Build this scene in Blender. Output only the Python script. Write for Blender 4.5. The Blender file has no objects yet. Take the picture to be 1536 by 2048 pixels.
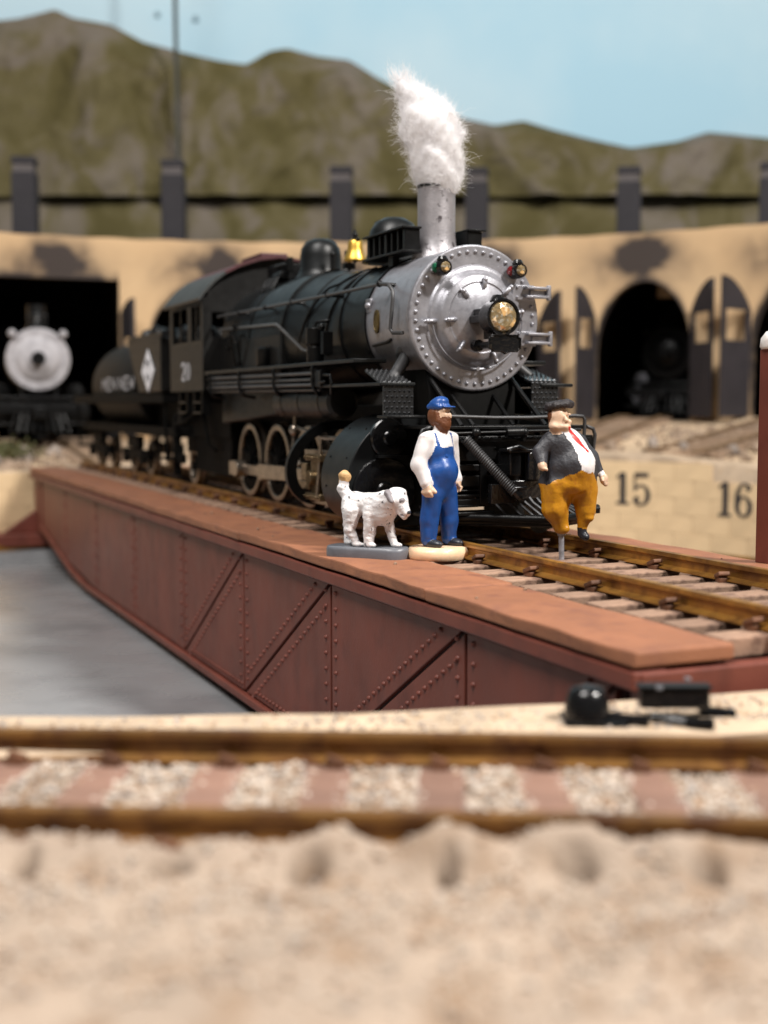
import bpy, math, random
import numpy as np
from mathutils import Vector, Matrix
random.seed(7); RNG = np.random.default_rng(7)
R_ = math.radians
scene = bpy.context.scene
COL = scene.collection
# ---------------------------------------------------------------- camera, world, lamps, exposure
# scale model photographed on a table: 1 unit here is 1 metre of the prototype (scale 1:87)
scene.unit_settings.system = 'METRIC'
scene.unit_settings.scale_length = 1 / 87
YAW, PIT = 0.410, 0.083
cam_d = bpy.data.cameras.new('camera'); cam = bpy.data.objects.new('camera', cam_d); COL.objects.link(cam)
_v = Vector((-math.cos(YAW) * math.cos(PIT), math.sin(YAW) * math.cos(PIT), -math.sin(PIT)))
_r = Vector((math.sin(YAW), math.cos(YAW), 0)); _u = _r.cross(_v)
cam.matrix_world = Matrix(((_r.x, _u.x, -_v.x, 0), (_r.y, _u.y, -_v.y, -8.055), (_r.z, _u.z, -_v.z, 1.684), (0, 0, 0, 1)))
cam_d.sensor_fit = 'VERTICAL'; cam_d.sensor_height = 36; cam_d.sensor_width = 27; cam_d.lens = 44.87
cam_d.clip_start = 0.05; cam_d.clip_end = 400
cam_d.dof.use_dof = True; cam_d.dof.focus_distance = 15.1; cam_d.dof.aperture_fstop = 0.335
scene.camera = cam
world = bpy.data.worlds.new("World"); scene.world = world; world.use_nodes = True
bg = world.node_tree.nodes['Background']; bg.inputs[0].default_value = (0.82, 0.80, 0.79, 1); bg.inputs[1].default_value = 0.095
def area_lamp(name, loc, target, size, power, col, sy=None):
    d = bpy.data.lights.new(name, 'AREA'); d.energy = power; d.color = col; d.size = size
    if sy: d.shape = 'RECTANGLE'; d.size_y = sy
    o = bpy.data.objects.new(name, d); COL.objects.link(o); o.location = loc
    o.rotation_euler = (Vector(target) - Vector(loc)).to_track_quat('-Z', 'Y').to_euler()
    return o
area_lamp('ceiling_lamp', (24, 24, 50), (-16, 0, 0), 6.5, 66000, (1.0, 0.955, 0.90))
area_lamp('ceiling_panel', (-2, -26, 56), (-20, 0, 0), 20, 52000, (1.0, 0.965, 0.93), 34)
scene.view_settings.view_transform = 'Standard'; scene.view_settings.look = 'None'
scene.view_settings.exposure = 0.0; scene.view_settings.gamma = 1
scene.cycles.use_denoising = True
scene.cycles.max_bounces = 10; scene.cycles.diffuse_bounces = 8
# ---------------------------------------------------------------- helpers
WL = {}                                            # world location of every parent object
def tag(o, label=None, cat=None, group=None, kind=None):
    if label: o['label'] = label
    if cat: o['category'] = cat
    if group: o['group'] = group
    if kind: o['kind'] = kind
    return o
def empty(name, loc, label, cat, group=None, rz=0):
    o = bpy.data.objects.new(name, None); COL.objects.link(o); o.location = loc; o.rotation_euler = (0, 0, rz)
    o.empty_display_size = .2; WL[o] = Matrix.Translation(Vector(loc)) @ Matrix.Rotation(rz, 4, 'Z')
    return tag(o, label, cat, group)
def V(*a): return Vector(a)
class MB:
    def __init__(s): s.v = []; s.f = []; s.mi = []
    def add(s, vs, fs, m=0):
        b = len(s.v); s.v += [tuple(x) for x in vs]; s.f += [tuple(i + b for i in f) for f in fs]; s.mi += [m] * len(fs); return s
    def box(s, c, d, rz=0, ry=0, rx=0, m=0):
        M = Matrix.Rotation(rz, 3, 'Z') @ Matrix.Rotation(ry, 3, 'Y') @ Matrix.Rotation(rx, 3, 'X')
        c = Vector(c); vs = []
        for x in (-.5, .5):
            for y in (-.5, .5):
                for z in (-.5, .5): vs.append(c + M @ Vector((x * d[0], y * d[1], z * d[2])))
        return s.add(vs, [(0, 1, 3, 2), (4, 6, 7, 5), (0, 4, 5, 1), (2, 3, 7, 6), (0, 2, 6, 4), (1, 5, 7, 3)], m)
    def box2(s, a, b, m=0):
        return s.box([(a[i] + b[i]) / 2 for i in range(3)], [abs(b[i] - a[i]) for i in range(3)], m=m)
    def cyl(s, p0, p1, r0, r1=None, n=16, m=0, cap=True):
        r1 = r0 if r1 is None else r1
        p0, p1 = Vector(p0), Vector(p1); d = (p1 - p0).normalized()
        a = d.orthogonal().normalized(); b = d.cross(a); vs = []
        for k in range(n):
            t = 2 * math.pi * k / n; e = a * math.cos(t) + b * math.sin(t)
            vs += [p0 + e * r0, p1 + e * r1]
        fs = [(2 * k, 2 * ((k + 1) % n), 2 * ((k + 1) % n) + 1, 2 * k + 1) for k in range(n)]
        if cap: fs += [tuple(2 * k for k in range(n))[::-1], tuple(2 * k + 1 for k in range(n))]
        return s.add(vs, fs, m)
    def tube(s, path, r, n=6, m=0, closed=False, sq=None):
        P = [Vector(p) for p in path]; N = len(P); vs = []; a = None
        for i in range(N):
            if closed: d = P[(i + 1) % N] - P[i - 1]
            else: d = P[min(i + 1, N - 1)] - P[max(i - 1, 0)]
            d.normalize()
            a = d.orthogonal().normalized() if a is None else (a - d * a.dot(d)).normalized()
            b = d.cross(a); rr = r[i] if hasattr(r, '__len__') else r
            for k in range(n):
                t = 2 * math.pi * k / n; vs.append(P[i] + (a * math.cos(t) + b * math.sin(t)) * rr)
        fs = []
        for i in range(N if closed else N - 1):
            j = (i + 1) % N
            for k in range(n):
                l = (k + 1) % n; fs.append((i * n + k, i * n + l, j * n + l, j * n + k))
        if not closed: fs += [tuple(range(n))[::-1], tuple((N - 1) * n + k for k in range(n))]
        return s.add(vs, fs, m)
    def lathe(s, prof, o, axis, n=48, m=0, close=True):
        o = Vector(o); d = Vector(axis).normalized(); a = d.orthogonal().normalized(); b = d.cross(a); vs = []
        for (r, h) in prof:
            for k in range(n):
                t = 2 * math.pi * k / n; vs.append(o + d * h + (a * math.cos(t) + b * math.sin(t)) * max(r, 1e-4))
        fs = []
        for i in range(len(prof) - 1):
            for k in range(n):
                l = (k + 1) % n; fs.append((i * n + k, i * n + l, (i + 1) * n + l, (i + 1) * n + k))
        if close:
            if prof[0][0] > 1e-3: fs.append(tuple(range(n))[::-1])
            if prof[-1][0] > 1e-3: fs.append(tuple((len(prof) - 1) * n + k for k in range(n)))
        return s.add(vs, fs, m)
    def prism(s, poly, ax, a, b, m=0):
        # polygon in the plane normal to ax, extruded from a to b
        def mk(p, t): return {'x': (t, p[0], p[1]), 'y': (p[0], t, p[1]), 'z': (p[0], p[1], t)}[ax]
        n = len(poly); vs = [mk(p, a) for p in poly] + [mk(p, b) for p in poly]
        fs = [tuple(range(n))[::-1], tuple(range(n, 2 * n))] + [(k, (k + 1) % n, n + (k + 1) % n, n + k) for k in range(n)]
        return s.add(vs, fs, m)
    def sph(s, c, r, sc=(1, 1, 1), n=12, m=0):
        k = n // 2; prof = [(math.sin(math.pi * i / k), -math.cos(math.pi * i / k)) for i in range(k + 1)]
        t = MB().lathe(prof, (0, 0, 0), (0, 0, 1), n, close=False)
        c = Vector(c); return s.add([c + Vector((p[0] * sc[0], p[1] * sc[1], p[2] * sc[2])) * r for p in t.v], t.f, m)
    def ico(s, c, r, m=0, jit=.25):
        c = Vector(c); g = [(0, 0, 1), (.894, 0, .447), (.276, .851, .447), (-.724, .526, .447), (-.724, -.526, .447), (.276, -.851, .447), (.724, .526, -.447), (-.276, .851, -.447), (-.894, 0, -.447), (-.276, -.851, -.447), (.724, -.526, -.447), (0, 0, -1)]
        F = [(0, 1, 2), (0, 2, 3), (0, 3, 4), (0, 4, 5), (0, 5, 1), (1, 6, 2), (2, 7, 3), (3, 8, 4), (4, 9, 5), (5, 10, 1), (6, 7, 2), (7, 8, 3), (8, 9, 4), (9, 10, 5), (10, 6, 1), (11, 7, 6), (11, 8, 7), (11, 9, 8), (11, 10, 9), (11, 6, 10)]
        return s.add([c + Vector(p) * r * (1 + random.uniform(-jit, jit)) for p in g], F, m)
def link_mesh(name, me, mats, parent=None, bevel=0, smooth=35, seg=2):
    for m in (mats if isinstance(mats, (list, tuple)) else [mats]): me.materials.append(m)
    if smooth:
        me.polygons.foreach_set('use_smooth', [True] * len(me.polygons)); me.set_sharp_from_angle(angle=R_(smooth))
    o = bpy.data.objects.new(name, me); COL.objects.link(o)
    if parent is not None: o.parent = parent; WL[o] = WL[parent]
    else: WL[o] = Matrix()
    if bevel:
        b = o.modifiers.new('bevel', 'BEVEL'); b.width = bevel; b.segments = seg; b.limit_method = 'ANGLE'; b.angle_limit = R_(40)
    return o
def mk(name, mb, mats, parent=None, bevel=0, smooth=35, label=None, local=False, kind=None, recalc=True):
    """link the collected shapes as one mesh object; coordinates are world ones unless local"""
    me = bpy.data.meshes.new(name)
    vs = mb.v
    if parent is not None and not local:
        I = WL[parent].inverted(); vs = [I @ Vector(p) for p in vs]
    me.from_pydata(vs, [], mb.f); me.update()
    if any(mb.mi): me.polygons.foreach_set('material_index', mb.mi)
    if recalc:
        import bmesh
        bm = bmesh.new(); bm.from_mesh(me); bmesh.ops.recalc_face_normals(bm, faces=bm.faces); bm.to_mesh(me); bm.free()
    o = link_mesh(name, me, mats, parent, bevel, smooth)
    if label: o['label'] = label
    if kind: o['kind'] = kind
    return o
def inst(o, loc, parent, rz=0, sc=None, name=None):
    c = o.copy(); COL.objects.link(c); c.parent = parent; c.location = loc; c.rotation_euler = (0, 0, rz)
    if sc: c.scale = sc
    WL[c] = WL[parent] if parent else Matrix()
    return c
def arc(c, r, a0, a1, n, plane='yz', x=0):
    out = []
    for k in range(n + 1):
        t = R_(a0 + (a1 - a0) * k / n); p, q = c[0] + r * math.cos(t), c[1] + r * math.sin(t)
        out.append({'yz': (x, p, q), 'xy': (p, q, x), 'xz': (p, x, q)}[plane])
    return out
# ---------------------------------------------------------------- materials
def mat(name, col, rough=.5, metal=0, var=.12, scale=3.0, bump=0, bscale=20., col2=None, c2lo=.45, c2hi=.6, spec=.5, sss=0, coat=0, rand=0, stretch=None):
    """principled paint: base colour with fine noise wear, a second colour in patches, relief"""
    m = bpy.data.materials.new(name); m.use_nodes = True; nt = m.node_tree; N = nt.nodes; L = nt.links
    b = N['Principled BSDF']; b.inputs['Roughness'].default_value = rough; b.inputs['Metallic'].default_value = metal
    b.inputs['Specular IOR Level'].default_value = spec
    if sss: b.inputs['Subsurface Weight'].default_value = sss; b.inputs['Subsurface Radius'].default_value = (.12, .07, .05); b.inputs['Subsurface Scale'].default_value = .4
    if coat: b.inputs['Coat Weight'].default_value = coat; b.inputs['Coat Roughness'].default_value = .15
    tc = N.new('ShaderNodeTexCoord'); vec = tc.outputs['Object']
    if stretch:
        mp = N.new('ShaderNodeMapping'); mp.inputs['Scale'].default_value = stretch; L.new(vec, mp.inputs[0]); vec = mp.outputs[0]
    def noise(sc, det=4):
        n = N.new('ShaderNodeTexNoise'); n.inputs['Scale'].default_value = sc; n.inputs['Detail'].default_value = det; L.new(vec, n.inputs['Vector']); return n.outputs['Fac']
    def ramp(fac, lo, hi, a, c):
        r = N.new('ShaderNodeValToRGB'); r.color_ramp.elements[0].position = lo; r.color_ramp.elements[1].position = hi
        r.color_ramp.elements[0].color = (*a, 1); r.color_ramp.elements[1].color = (*c, 1); L.new(fac, r.inputs[0]); return r.outputs[0]
    d = [min(1, x * (1 - var)) for x in col]; e = [min(1, x * (1 + var)) for x in col]
    out = ramp(noise(scale), .3, .7, d, e)
    if col2:
        mx = N.new('ShaderNodeMix'); mx.data_type = 'RGBA'; L.new(out, mx.inputs['A']); mx.inputs['B'].default_value = (*col2, 1)
        L.new(ramp(noise(scale * 2.3, 6), c2lo, c2hi, (0, 0, 0), (1, 1, 1)), mx.inputs['Factor']); out = mx.outputs['Result']
    if rand:
        oi = N.new('ShaderNodeObjectInfo'); hs = N.new('ShaderNodeHueSaturation'); mr = N.new('ShaderNodeMapRange')
        mr.inputs['To Min'].default_value = 1 - rand; mr.inputs['To Max'].default_value = 1 + rand
        L.new(oi.outputs['Random'], mr.inputs['Value']); L.new(mr.outputs[0], hs.inputs['Value']); L.new(out, hs.inputs['Color']); out = hs.outputs[0]
    L.new(out, b.inputs['Base Color'])
    rr = N.new('ShaderNodeMapRange'); rr.inputs['To Min'].default_value = max(.02, rough - .08); rr.inputs['To Max'].default_value = min(1, rough + .12)
    L.new(noise(scale * 4), rr.inputs['Value']); L.new(rr.outputs[0], b.inputs['Roughness'])
    if bump:
        bp = N.new('ShaderNodeBump'); bp.inputs['Strength'].default_value = bump; bp.inputs['Distance'].default_value = .02
        L.new(noise(bscale, 5), bp.inputs['Height']); L.new(bp.outputs[0], b.inputs['Normal'])
    return m
BLACK = mat('black satin paint', (.0042, .0043, .0045), .34, var=.25, scale=2, bump=.12, bscale=40, spec=.22)
BOILER = mat('black boiler jacket paint', (.0065, .0075, .008), .36, var=.2, scale=1.5, bump=.08, bscale=50, spec=.30)
CABP = mat('black cab paint', (.007, .0066, .0062), .42, var=.2, scale=2, bump=.1, bscale=40, spec=.26)
UNDER = mat('grimy black underframe', (.0035, .0033, .003), .7, var=.3, scale=3, spec=.1)
GLOSSB = mat('glossy black paint', (.006, .006, .0065), .16, var=.2, scale=3, bump=.3, bscale=18)
SILV = mat('silver smokebox paint', (.315, .315, .345), .36, .55, var=.12, scale=5, bump=.12, bscale=45, col2=(.225, .22, .24), c2lo=.52, c2hi=.75)
STACKM = mat('worn silver stack paint', (.33, .315, .33), .40, .5, var=.14, scale=4, bump=.25, bscale=40, col2=(.07, .06, .065), c2lo=.60, c2hi=.66)
NICK = mat('weathered nickel wheel metal', (.25, .21, .17), .28, .85, var=.25, scale=6)
BRONZE = mat('dirty bronze crosshead metal', (.19, .14, .08), .3, .8, var=.35, scale=12, bump=.4, bscale=30)
PIPE = mat('dark grey pipe paint', (.05, .05, .052), .42, .2, var=.2)
GOLD = mat('polished brass bell', (.72, .45, .085), .36, .85, var=.08, scale=5, bump=.05)
JEWEL = mat('gold jewel with painted glints', (.60, .44, .23), .06, .75, var=.45, scale=11, col2=(.9, .82, .66), c2lo=.56, c2hi=.60)  # pale streaks paint reflected glints into the lens colour
GREENJ = mat('green glass jewel', (.01, .10, .05), .08, .2)
REDJ = mat('red glass jewel', (.16, .008, .01), .08, .2)
BADGE = mat('brass builder plate', (.11, .075, .02), .35, .5, var=.4, scale=30, bump=.6, bscale=60)
MAROON = mat('maroon roof paint', (.055, .012, .015), .5, var=.2)
ROOFG = mat('grey black roof paint', (.03, .032, .031), .48, var=.2)
WHITE = mat('white lettering paint', (.80, .80, .84), .6, var=.05)
BR_SIDE = mat('oxide red girder paint', (.150, .038, .024), .5, var=.16, scale=1.2, bump=.14, bscale=35, col2=(.105, .026, .017), c2lo=.5, c2hi=.75, stretch=(1, 1, .6))
BR_BACK = mat('girder red with painted recess shade', (.03, .006, .005), .8)  # red darkened to paint shade into plate grooves and below the deck
BR_DECK = mat('oxide red deck paint', (.285, .116, .058), .62, var=.15, scale=1.6, bump=.4, bscale=45, col2=(.22, .088, .05), c2lo=.5, c2hi=.72, rand=.06)
TIE = mat('weathered brown tie wood', (.25, .155, .105), .75, var=.25, scale=3, bump=.5, bscale=22, col2=(.12, .065, .045), c2lo=.5, c2hi=.72, rand=.18)
FTIE = mat('red brown sleeper wood', (.20, .112, .080), .75, var=.2, scale=3, bump=.5, bscale=22, rand=.15)
RAIL = mat('rusty golden brown rail', (.36, .175, .035), .34, .45, var=.3, scale=2.0, bump=.15, bscale=30, col2=(.17, .075, .02), c2lo=.45, c2hi=.66)
SPIKE = mat('rusty spike', (.13, .058, .03), .6, .2, var=.3, scale=9, bump=.4, rand=.3)
STONE = mat('tan stone wall', (.70, .51, .30), .8, var=.07, scale=1.5, bump=.2, bscale=14, rand=.03)
MORTAR = mat('dark tan mortar', (.36, .25, .14), .9, var=.1)
INK = mat('black stencil ink', (.018, .016, .02), .8, var=.2)
FLOOR = mat('grey pit floor concrete', (.245, .248, .255), .25, var=.10, scale=.18, bump=.03, bscale=6, col2=(.15, .153, .16), c2lo=.46, c2hi=.75)
PLASTER = mat('tan roundhouse plaster', (.60, .42, .245), .85, var=.08, scale=.5, bump=.3, bscale=5)
DOORM = mat('charcoal purple door wood', (.024, .020, .024), .75, var=.2, scale=1)
CHIM = mat('charcoal smoke jack paint', (.017, .015, .019), .75, var=.15, scale=1)
DARKIN = mat('dark interior wall', (.020, .018, .017), .95)  # near black for walls, floor and partitions inside the stalls
SOOT = PLASTER
LETT = mat('dull white lettering', (.55, .55, .58), .6, var=.1)
# figures
def paint(name, col, rough=.42, bump=.15, sss=.08, col2=None, lo=.6, hi=.66, scale=9): return mat(name, col, rough, var=.09, scale=scale, bump=bump, bscale=30, sss=sss, col2=col2, c2lo=lo, c2hi=hi)
P_BLUE = paint('blue overall paint', (.010, .062, .25), .34); P_WHITE = paint('white shirt paint', (.72, .69, .69), .5)
P_SKIN = paint('flesh paint', (.62, .43, .30)); P_BEARD = paint('ginger brown beard paint', (.125, .040, .012), .5, .5)
P_SHOE = paint('black shoe paint', (.018, .02, .028), .35); P_CREAM = paint('cream base plastic', (.80, .56, .36), .35, .05, .3)
P_JACK = paint('charcoal jacket paint', (.030, .030, .036), .5, .4); P_MUST = paint('mustard trouser paint', (.47, .205, .008), .34, .25, .05, (.33, .12, .01), .55, .72, 5)
P_RED = paint('red tie paint', (.55, .02, .015), .4); P_HAIR = paint('dark hat paint', (.022, .018, .020), .5, 1.)
P_DOG = paint('white dog paint', (.74, .72, .72), .5, .5, .05, (.10, .10, .11), .62, .67, 8); P_TAN = paint('tan tail tip paint', (.55, .34, .15), .5, .5)
P_GREYB = paint('grey base paint', (.125, .132, .15), .35, .12, 0); P_EAR = paint('grey ear paint', (.22, .20, .21), .5); P_STEEL = mat('grey steel pin', (.36, .36, .39), .45, .5, var=.3, scale=14, bump=.5)
P_FUR = paint('cream fur paint', (.62, .57, .52), .5, .5)
# ---------------------------------------------------------------- setting: pit, ground
CX, CY, PR = -24.2, 0.0, 16.3                       # centre and radius of the turntable pit
def pol(r, deg): return (CX + r * math.cos(R_(deg)), CY + r * math.sin(R_(deg)))
_ra = [-180, -168, -140, -60, -30, 0, 30, 70, 104, 108, 120, 130, 150, 180]
_rz = [-.2, -.33, -.45, -.5, -.55, -.55, -.5, -.3, -.02, .02, .27, .3, .1, -.2]
_oz = [.35, .4, .2, -.6, -1.0, -1.0, -.6, .3, 1.2, 1.25, 1.2, 1.13, .7, .35]
def wrap(d): return (d + 180) % 360 - 180
def rimz(d): return float(np.interp(wrap(d), _ra, _rz))
def outz(d): return float(np.interp(wrap(d), _ra, _oz))
PITZ, LEDGE = -2.95, -2.62
mb = MB(); n = 180
prof = [(0, PITZ + .0), (5, PITZ), (10, PITZ), (14.6, PITZ), (14.75, LEDGE), (PR + .2, LEDGE)]
mb.lathe(prof, (CX, CY, 0), (0, 0, 1), n, close=False)
tag(mk('pit_floor', mb, FLOOR, smooth=20), kind='structure')
mb = MB()
for k in range(n):
    a0, a1 = 2 * math.pi * k / n, 2 * math.pi * (k + 1) / n
    q = [(CX + r * math.cos(a), CY + r * math.sin(a), z) for (r, z) in ((15.35, LEDGE), (15.55, LEDGE + .16)) for a in (a0, a1)]
    mb.box([(q[0][i] + q[1][i]) / 2 for i in range(2)] + [LEDGE + .09], (.12, 15.5 * (a1 - a0) * 1.02, .18), rz=(a0 + a1) / 2)
tag(mk('ring_rail', mb, RAIL, smooth=0), 'thin curved ring rail on the ledge round the grey pit floor', 'rail')
# outer ground: rises from the pit rim towards the roundhouse
GROUND = mat('tan ground cover', (.50, .375, .25), .9, var=.15, scale=.5, bump=.6, bscale=3, col2=(.33, .22, .14), c2lo=.5, c2hi=.68)
mb = MB(); rs = [17.25, 18.0, 19.5, 21, 23, 26, 30, 36, 46, 60]; na = 180; vs = []
for r in rs:
    for k in range(na):
        a = -180 + 360 * k / na; t = min(1, max(0, (r - 17.3) / 8.5)); near = max(0, 1 - abs(wrap(a + 10)) / 62.)
        z = rimz(a) * (1 - t) + outz(a) * t - .03
        if 17.5 < r < 27: z += .12 * math.sin(a * .9 + r * 1.7) * math.sin(a * .37 + r) * (1 if near == 0 else 0)
        z -= min(1, near * 6) * (.9 if r > 17.5 else .25)
        vs.append((*pol(r, a), z))
fs = [(i * na + k, i * na + (k + 1) % na, (i + 1) * na + (k + 1) % na, (i + 1) * na + k) for i in range(len(rs) - 1) for k in range(na)]
mb.add(vs, fs); tag(mk('ground', mb, GROUND, smooth=60), kind='structure')
# pit wall: smooth core plus the stone blocks that can be told apart on the far side
wall = empty('pit_wall', (CX, CY, PITZ), 'round tan stone wall of the turntable pit with stencilled stall numbers', 'wall')
mb = MB(); n = 240; vs = []
LIPC = [(PR + .12, PITZ), (PR + .12, None), (PR + .1, None), (17.2, None), (17.3, None), (17.3, PITZ)]
for k in range(n):
    a = -180 + 360 * k / n; z = rimz(a)
    far = 80 < a < 180 or a < -150
    r0 = PR + (.032 if far else 0)
    w = .005 * math.sin(a * 3.1) + .004 * math.sin(a * 7.7)
    for (r, zz) in ((r0, PITZ), (r0, z - .07), (r0 + .06, z + w), (17.22, z + w), (17.32, z - .05), (17.32, z - 1.2)): vs.append((*pol(r, a), zz))
fs = [(k * 6 + j, ((k + 1) % n) * 6 + j, ((k + 1) % n) * 6 + j + 1, k * 6 + j + 1) for k in range(n) for j in range(5)]
mb.add(vs, fs); mk('wall_core', mb, mat('tan rim plaster', (.44, .335, .235), .85, var=.2, scale=1.6, bump=.7, bscale=9, col2=(.36, .25, .15), c2lo=.58, c2hi=.72), wall, smooth=40)
bl = MB(); bl.box((0, 0, 0), (.10, 1.207, .507)); block = None
for (d0, d1) in ((72, 132), (-180, -158.571)):
    for row in range(-1, 6):
        nb = round((d1 - d0) / 4.2857)
        for k in range(nb):
            d = d0 + (k + .5 + (.5 if row % 2 else 0)) * (d1 - d0) / nb
            if d > d1: continue
            top = (.0 if d > 0 else -.36) - row * .5138
            if top - .5 < PITZ or top > rimz(d) - .03: continue
            x, y = pol(PR + .044 + random.uniform(-.003, .003), d)
            loc = (x - CX, y - CY, top - .25 - PITZ)
            if block is None:
                block = mk('block', bl, STONE, wall, local=True, smooth=0); block.location = loc; block.rotation_euler = (0, 0, R_(d))
            else: inst(block, loc, wall, R_(d))
# stencilled numbers: thick and thin strokes of a condensed slab letter
def stroke(mb, pts, ws, f):
    q = []
    for i, p in enumerate(pts):
        a = pts[max(0, i - 1)]; b = pts[min(len(pts) - 1, i + 1)]
        dx, dy = b[0] - a[0], b[1] - a[1]; l = math.hypot(dx, dy) or 1; w = ws[i] if hasattr(ws, '__len__') else ws
        q += [(p[0] - dy / l * w / 2, p[1] + dx / l * w / 2), (p[0] + dy / l * w / 2, p[1] - dx / l * w / 2)]
    mb.add([f(*p) for p in q], [(2 * i, 2 * i + 1, 2 * i + 3, 2 * i + 2) for i in range(len(pts) - 1)])
def ell(cx, cy, rx, ry, a0, a1, n=20): return [(cx + rx * math.cos(R_(a0 + (a1 - a0) * k / n)), cy + ry * math.sin(R_(a0 + (a1 - a0) * k / n))) for k in range(n + 1)]
def thick(pts, cx, rx, lo, hi): return [lo + (hi - lo) * min(1, abs(p[0] - cx) / rx) ** 1.5 for p in pts]
def digit(mb, ch, f):
    if ch == '1':
        stroke(mb, [(0, .02), (0, .98)], .17, f); stroke(mb, [(-.2, .04), (.2, .04)], .08, f); stroke(mb, [(-.2, .82), (-.02, .96)], .07, f)
    if ch == '5':
        p = ell(0, .31, .22, .29, 140, -150); stroke(mb, p, thick(p, 0, .22, .06, .15), f)
        stroke(mb, [(-.2, .42), (-.19, .97)], .06, f); stroke(mb, [(-.2, .92), (.22, .92)], .12, f); p = ell(-.15, .16, .06, .07, 0, 360, 10); stroke(mb, p, .07, f)
    if ch == '6':
        p = ell(0, .31, .2, .28, 0, 360); stroke(mb, p, thick(p, 0, .2, .06, .15), f)
        p = ell(.02, .5, .22, .46, 60, 200); stroke(mb, p, thick(p, 0, .22, .06, .15), f); p = ell(.15, .84, .05, .06, 0, 360, 10); stroke(mb, p, .07, f)
    if ch == '2':
        p = ell(0, .7, .2, .26, 170, -35); p += [(-.2, .06)]; stroke(mb, p, .13, f); stroke(mb, [(-.22, .06), (.22, .06)], .13, f)
    if ch == '0':
        p = ell(0, .5, .2, .44, 0, 360); stroke(mb, p, thick(p, 0, .2, .07, .14), f)
for txt, dg, zt in (('15', 119.75, -.30), ('16', 107.9, -.47)):
    for i, ch in enumerate(txt):
        mb = MB(); off = (i - .5) * .60
        dd = dg - math.degrees(off / PR)
        def f(u, w, dd=dd, zt=zt): x, y = pol(PR - .018, dd - math.degrees(u * 1.05 / PR)); return (x, y, zt - 1.0 + w)
        digit(mb, ch, f); mk('numeral', mb, INK, wall, smooth=0, recalc=False)
# ---------------------------------------------------------------- roundhouse
RH = 26.0
rh = empty('roundhouse', (*pol(RH, 150), 0), 'long curved tan roundhouse with sooty arched stalls behind the locomotive', 'building')
STALLS = [103, 116, 129, 142, 155, 168, 179.7]
def opening(d):                                    # height of the doorway top at an angle, None on a pier
    for s in STALLS:
        h = 4.1 if s < 170 else 5.2
        t = abs(d - s) / h
        if t < 1: return 6.55 if s > 170 else 3.6 + 2.75 * math.sqrt(max(0, 1 - t * t))
    return None
angs = [92 + k * .25 for k in range(int((197 - 92) / .25) + 1)]
for s in STALLS:
    h = 4.1 if s < 170 else 5.2
    for e in (s - h, s + h): angs += [e - .004, e + .004] + [e + (.03 if e < s else -.03) * j for j in (1, 3)]
angs = sorted(angs)
wallm = bpy.data.materials.new('tan roundhouse plaster with soot'); wallm.use_nodes = True
nt = wallm.node_tree; N = nt.nodes; L = nt.links; b = N['Principled BSDF']; b.inputs['Roughness'].default_value = .9
at = N.new('ShaderNodeAttribute'); at.attribute_name = 'soot'; tcn = N.new('ShaderNodeTexCoord'); nz = N.new('ShaderNodeTexNoise'); nz.inputs['Scale'].default_value = 1.0; nz.inputs['Detail'].default_value = 5; nz.inputs['Distortion'].default_value = .5
L.new(tcn.outputs['Object'], nz.inputs['Vector'])
mu = N.new('ShaderNodeMath'); mu.operation = 'MULTIPLY'; L.new(at.outputs['Fac'], mu.inputs[0])
mr = N.new('ShaderNodeMapRange'); mr.inputs['From Min'].default_value = .25; mr.inputs['From Max'].default_value = .64; mr.inputs['To Min'].default_value = .5; mr.inputs['To Max'].default_value = 1.5; L.new(nz.outputs['Fac'], mr.inputs['Value']); L.new(mr.outputs[0], mu.inputs[1])
mx = N.new('ShaderNodeMix'); mx.data_type = 'RGBA'; mx.inputs['A'].default_value = (.60, .43, .255, 1); mx.inputs['B'].default_value = (.045, .035, .032, 1); L.new(mu.outputs[0], mx.inputs['Factor'])
nz2 = N.new('ShaderNodeTexNoise'); nz2.inputs['Scale'].default_value = .35; L.new(tcn.outputs['Object'], nz2.inputs['Vector'])
mx2 = N.new('ShaderNodeMix'); mx2.data_type = 'RGBA'; mx2.blend_type = 'MULTIPLY'; mx2.inputs['B'].default_value = (.82, .76, .70, 1); L.new(nz2.outputs['Fac'], mx2.inputs['Factor']); L.new(mx.outputs['Result'], mx2.inputs['A'])
L.new(mx2.outputs['Result'], b.inputs['Base Color'])
ROOFZ = 8.15; mb = MB(); sootv = []
CHA = [180.2, 169, 155.8, 145.1, 133.3, 122.7]
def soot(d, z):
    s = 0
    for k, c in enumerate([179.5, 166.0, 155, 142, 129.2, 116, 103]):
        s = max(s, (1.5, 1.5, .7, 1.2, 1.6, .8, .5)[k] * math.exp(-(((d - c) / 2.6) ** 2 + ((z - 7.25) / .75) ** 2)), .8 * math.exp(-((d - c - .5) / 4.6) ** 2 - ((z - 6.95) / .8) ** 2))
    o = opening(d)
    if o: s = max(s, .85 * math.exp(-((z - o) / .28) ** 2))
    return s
def strip(r, inner):
    base = len(mb.v); NZ = 9
    for d in angs:
        o = opening(d); lo = o if o else outz(d) - .4
        for j in range(NZ):
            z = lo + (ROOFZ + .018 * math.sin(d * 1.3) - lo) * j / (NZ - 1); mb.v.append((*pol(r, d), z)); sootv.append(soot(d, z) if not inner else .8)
    for i in range(len(angs) - 1):
        for j in range(NZ - 1):
            a = base + i * NZ + j; q = (a, a + NZ, a + NZ + 1, a + 1); mb.f.append(q); mb.mi.append(0)
    return base
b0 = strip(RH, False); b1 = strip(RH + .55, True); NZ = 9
for i in range(len(angs) - 1):                     # soffits, jambs and parapet top
    for j in (0, NZ - 1):
        p = b0 + i * NZ + j; q = b1 + i * NZ + j; mb.f.append((p, p + NZ, q + NZ, q)); mb.mi.append(0)
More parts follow.
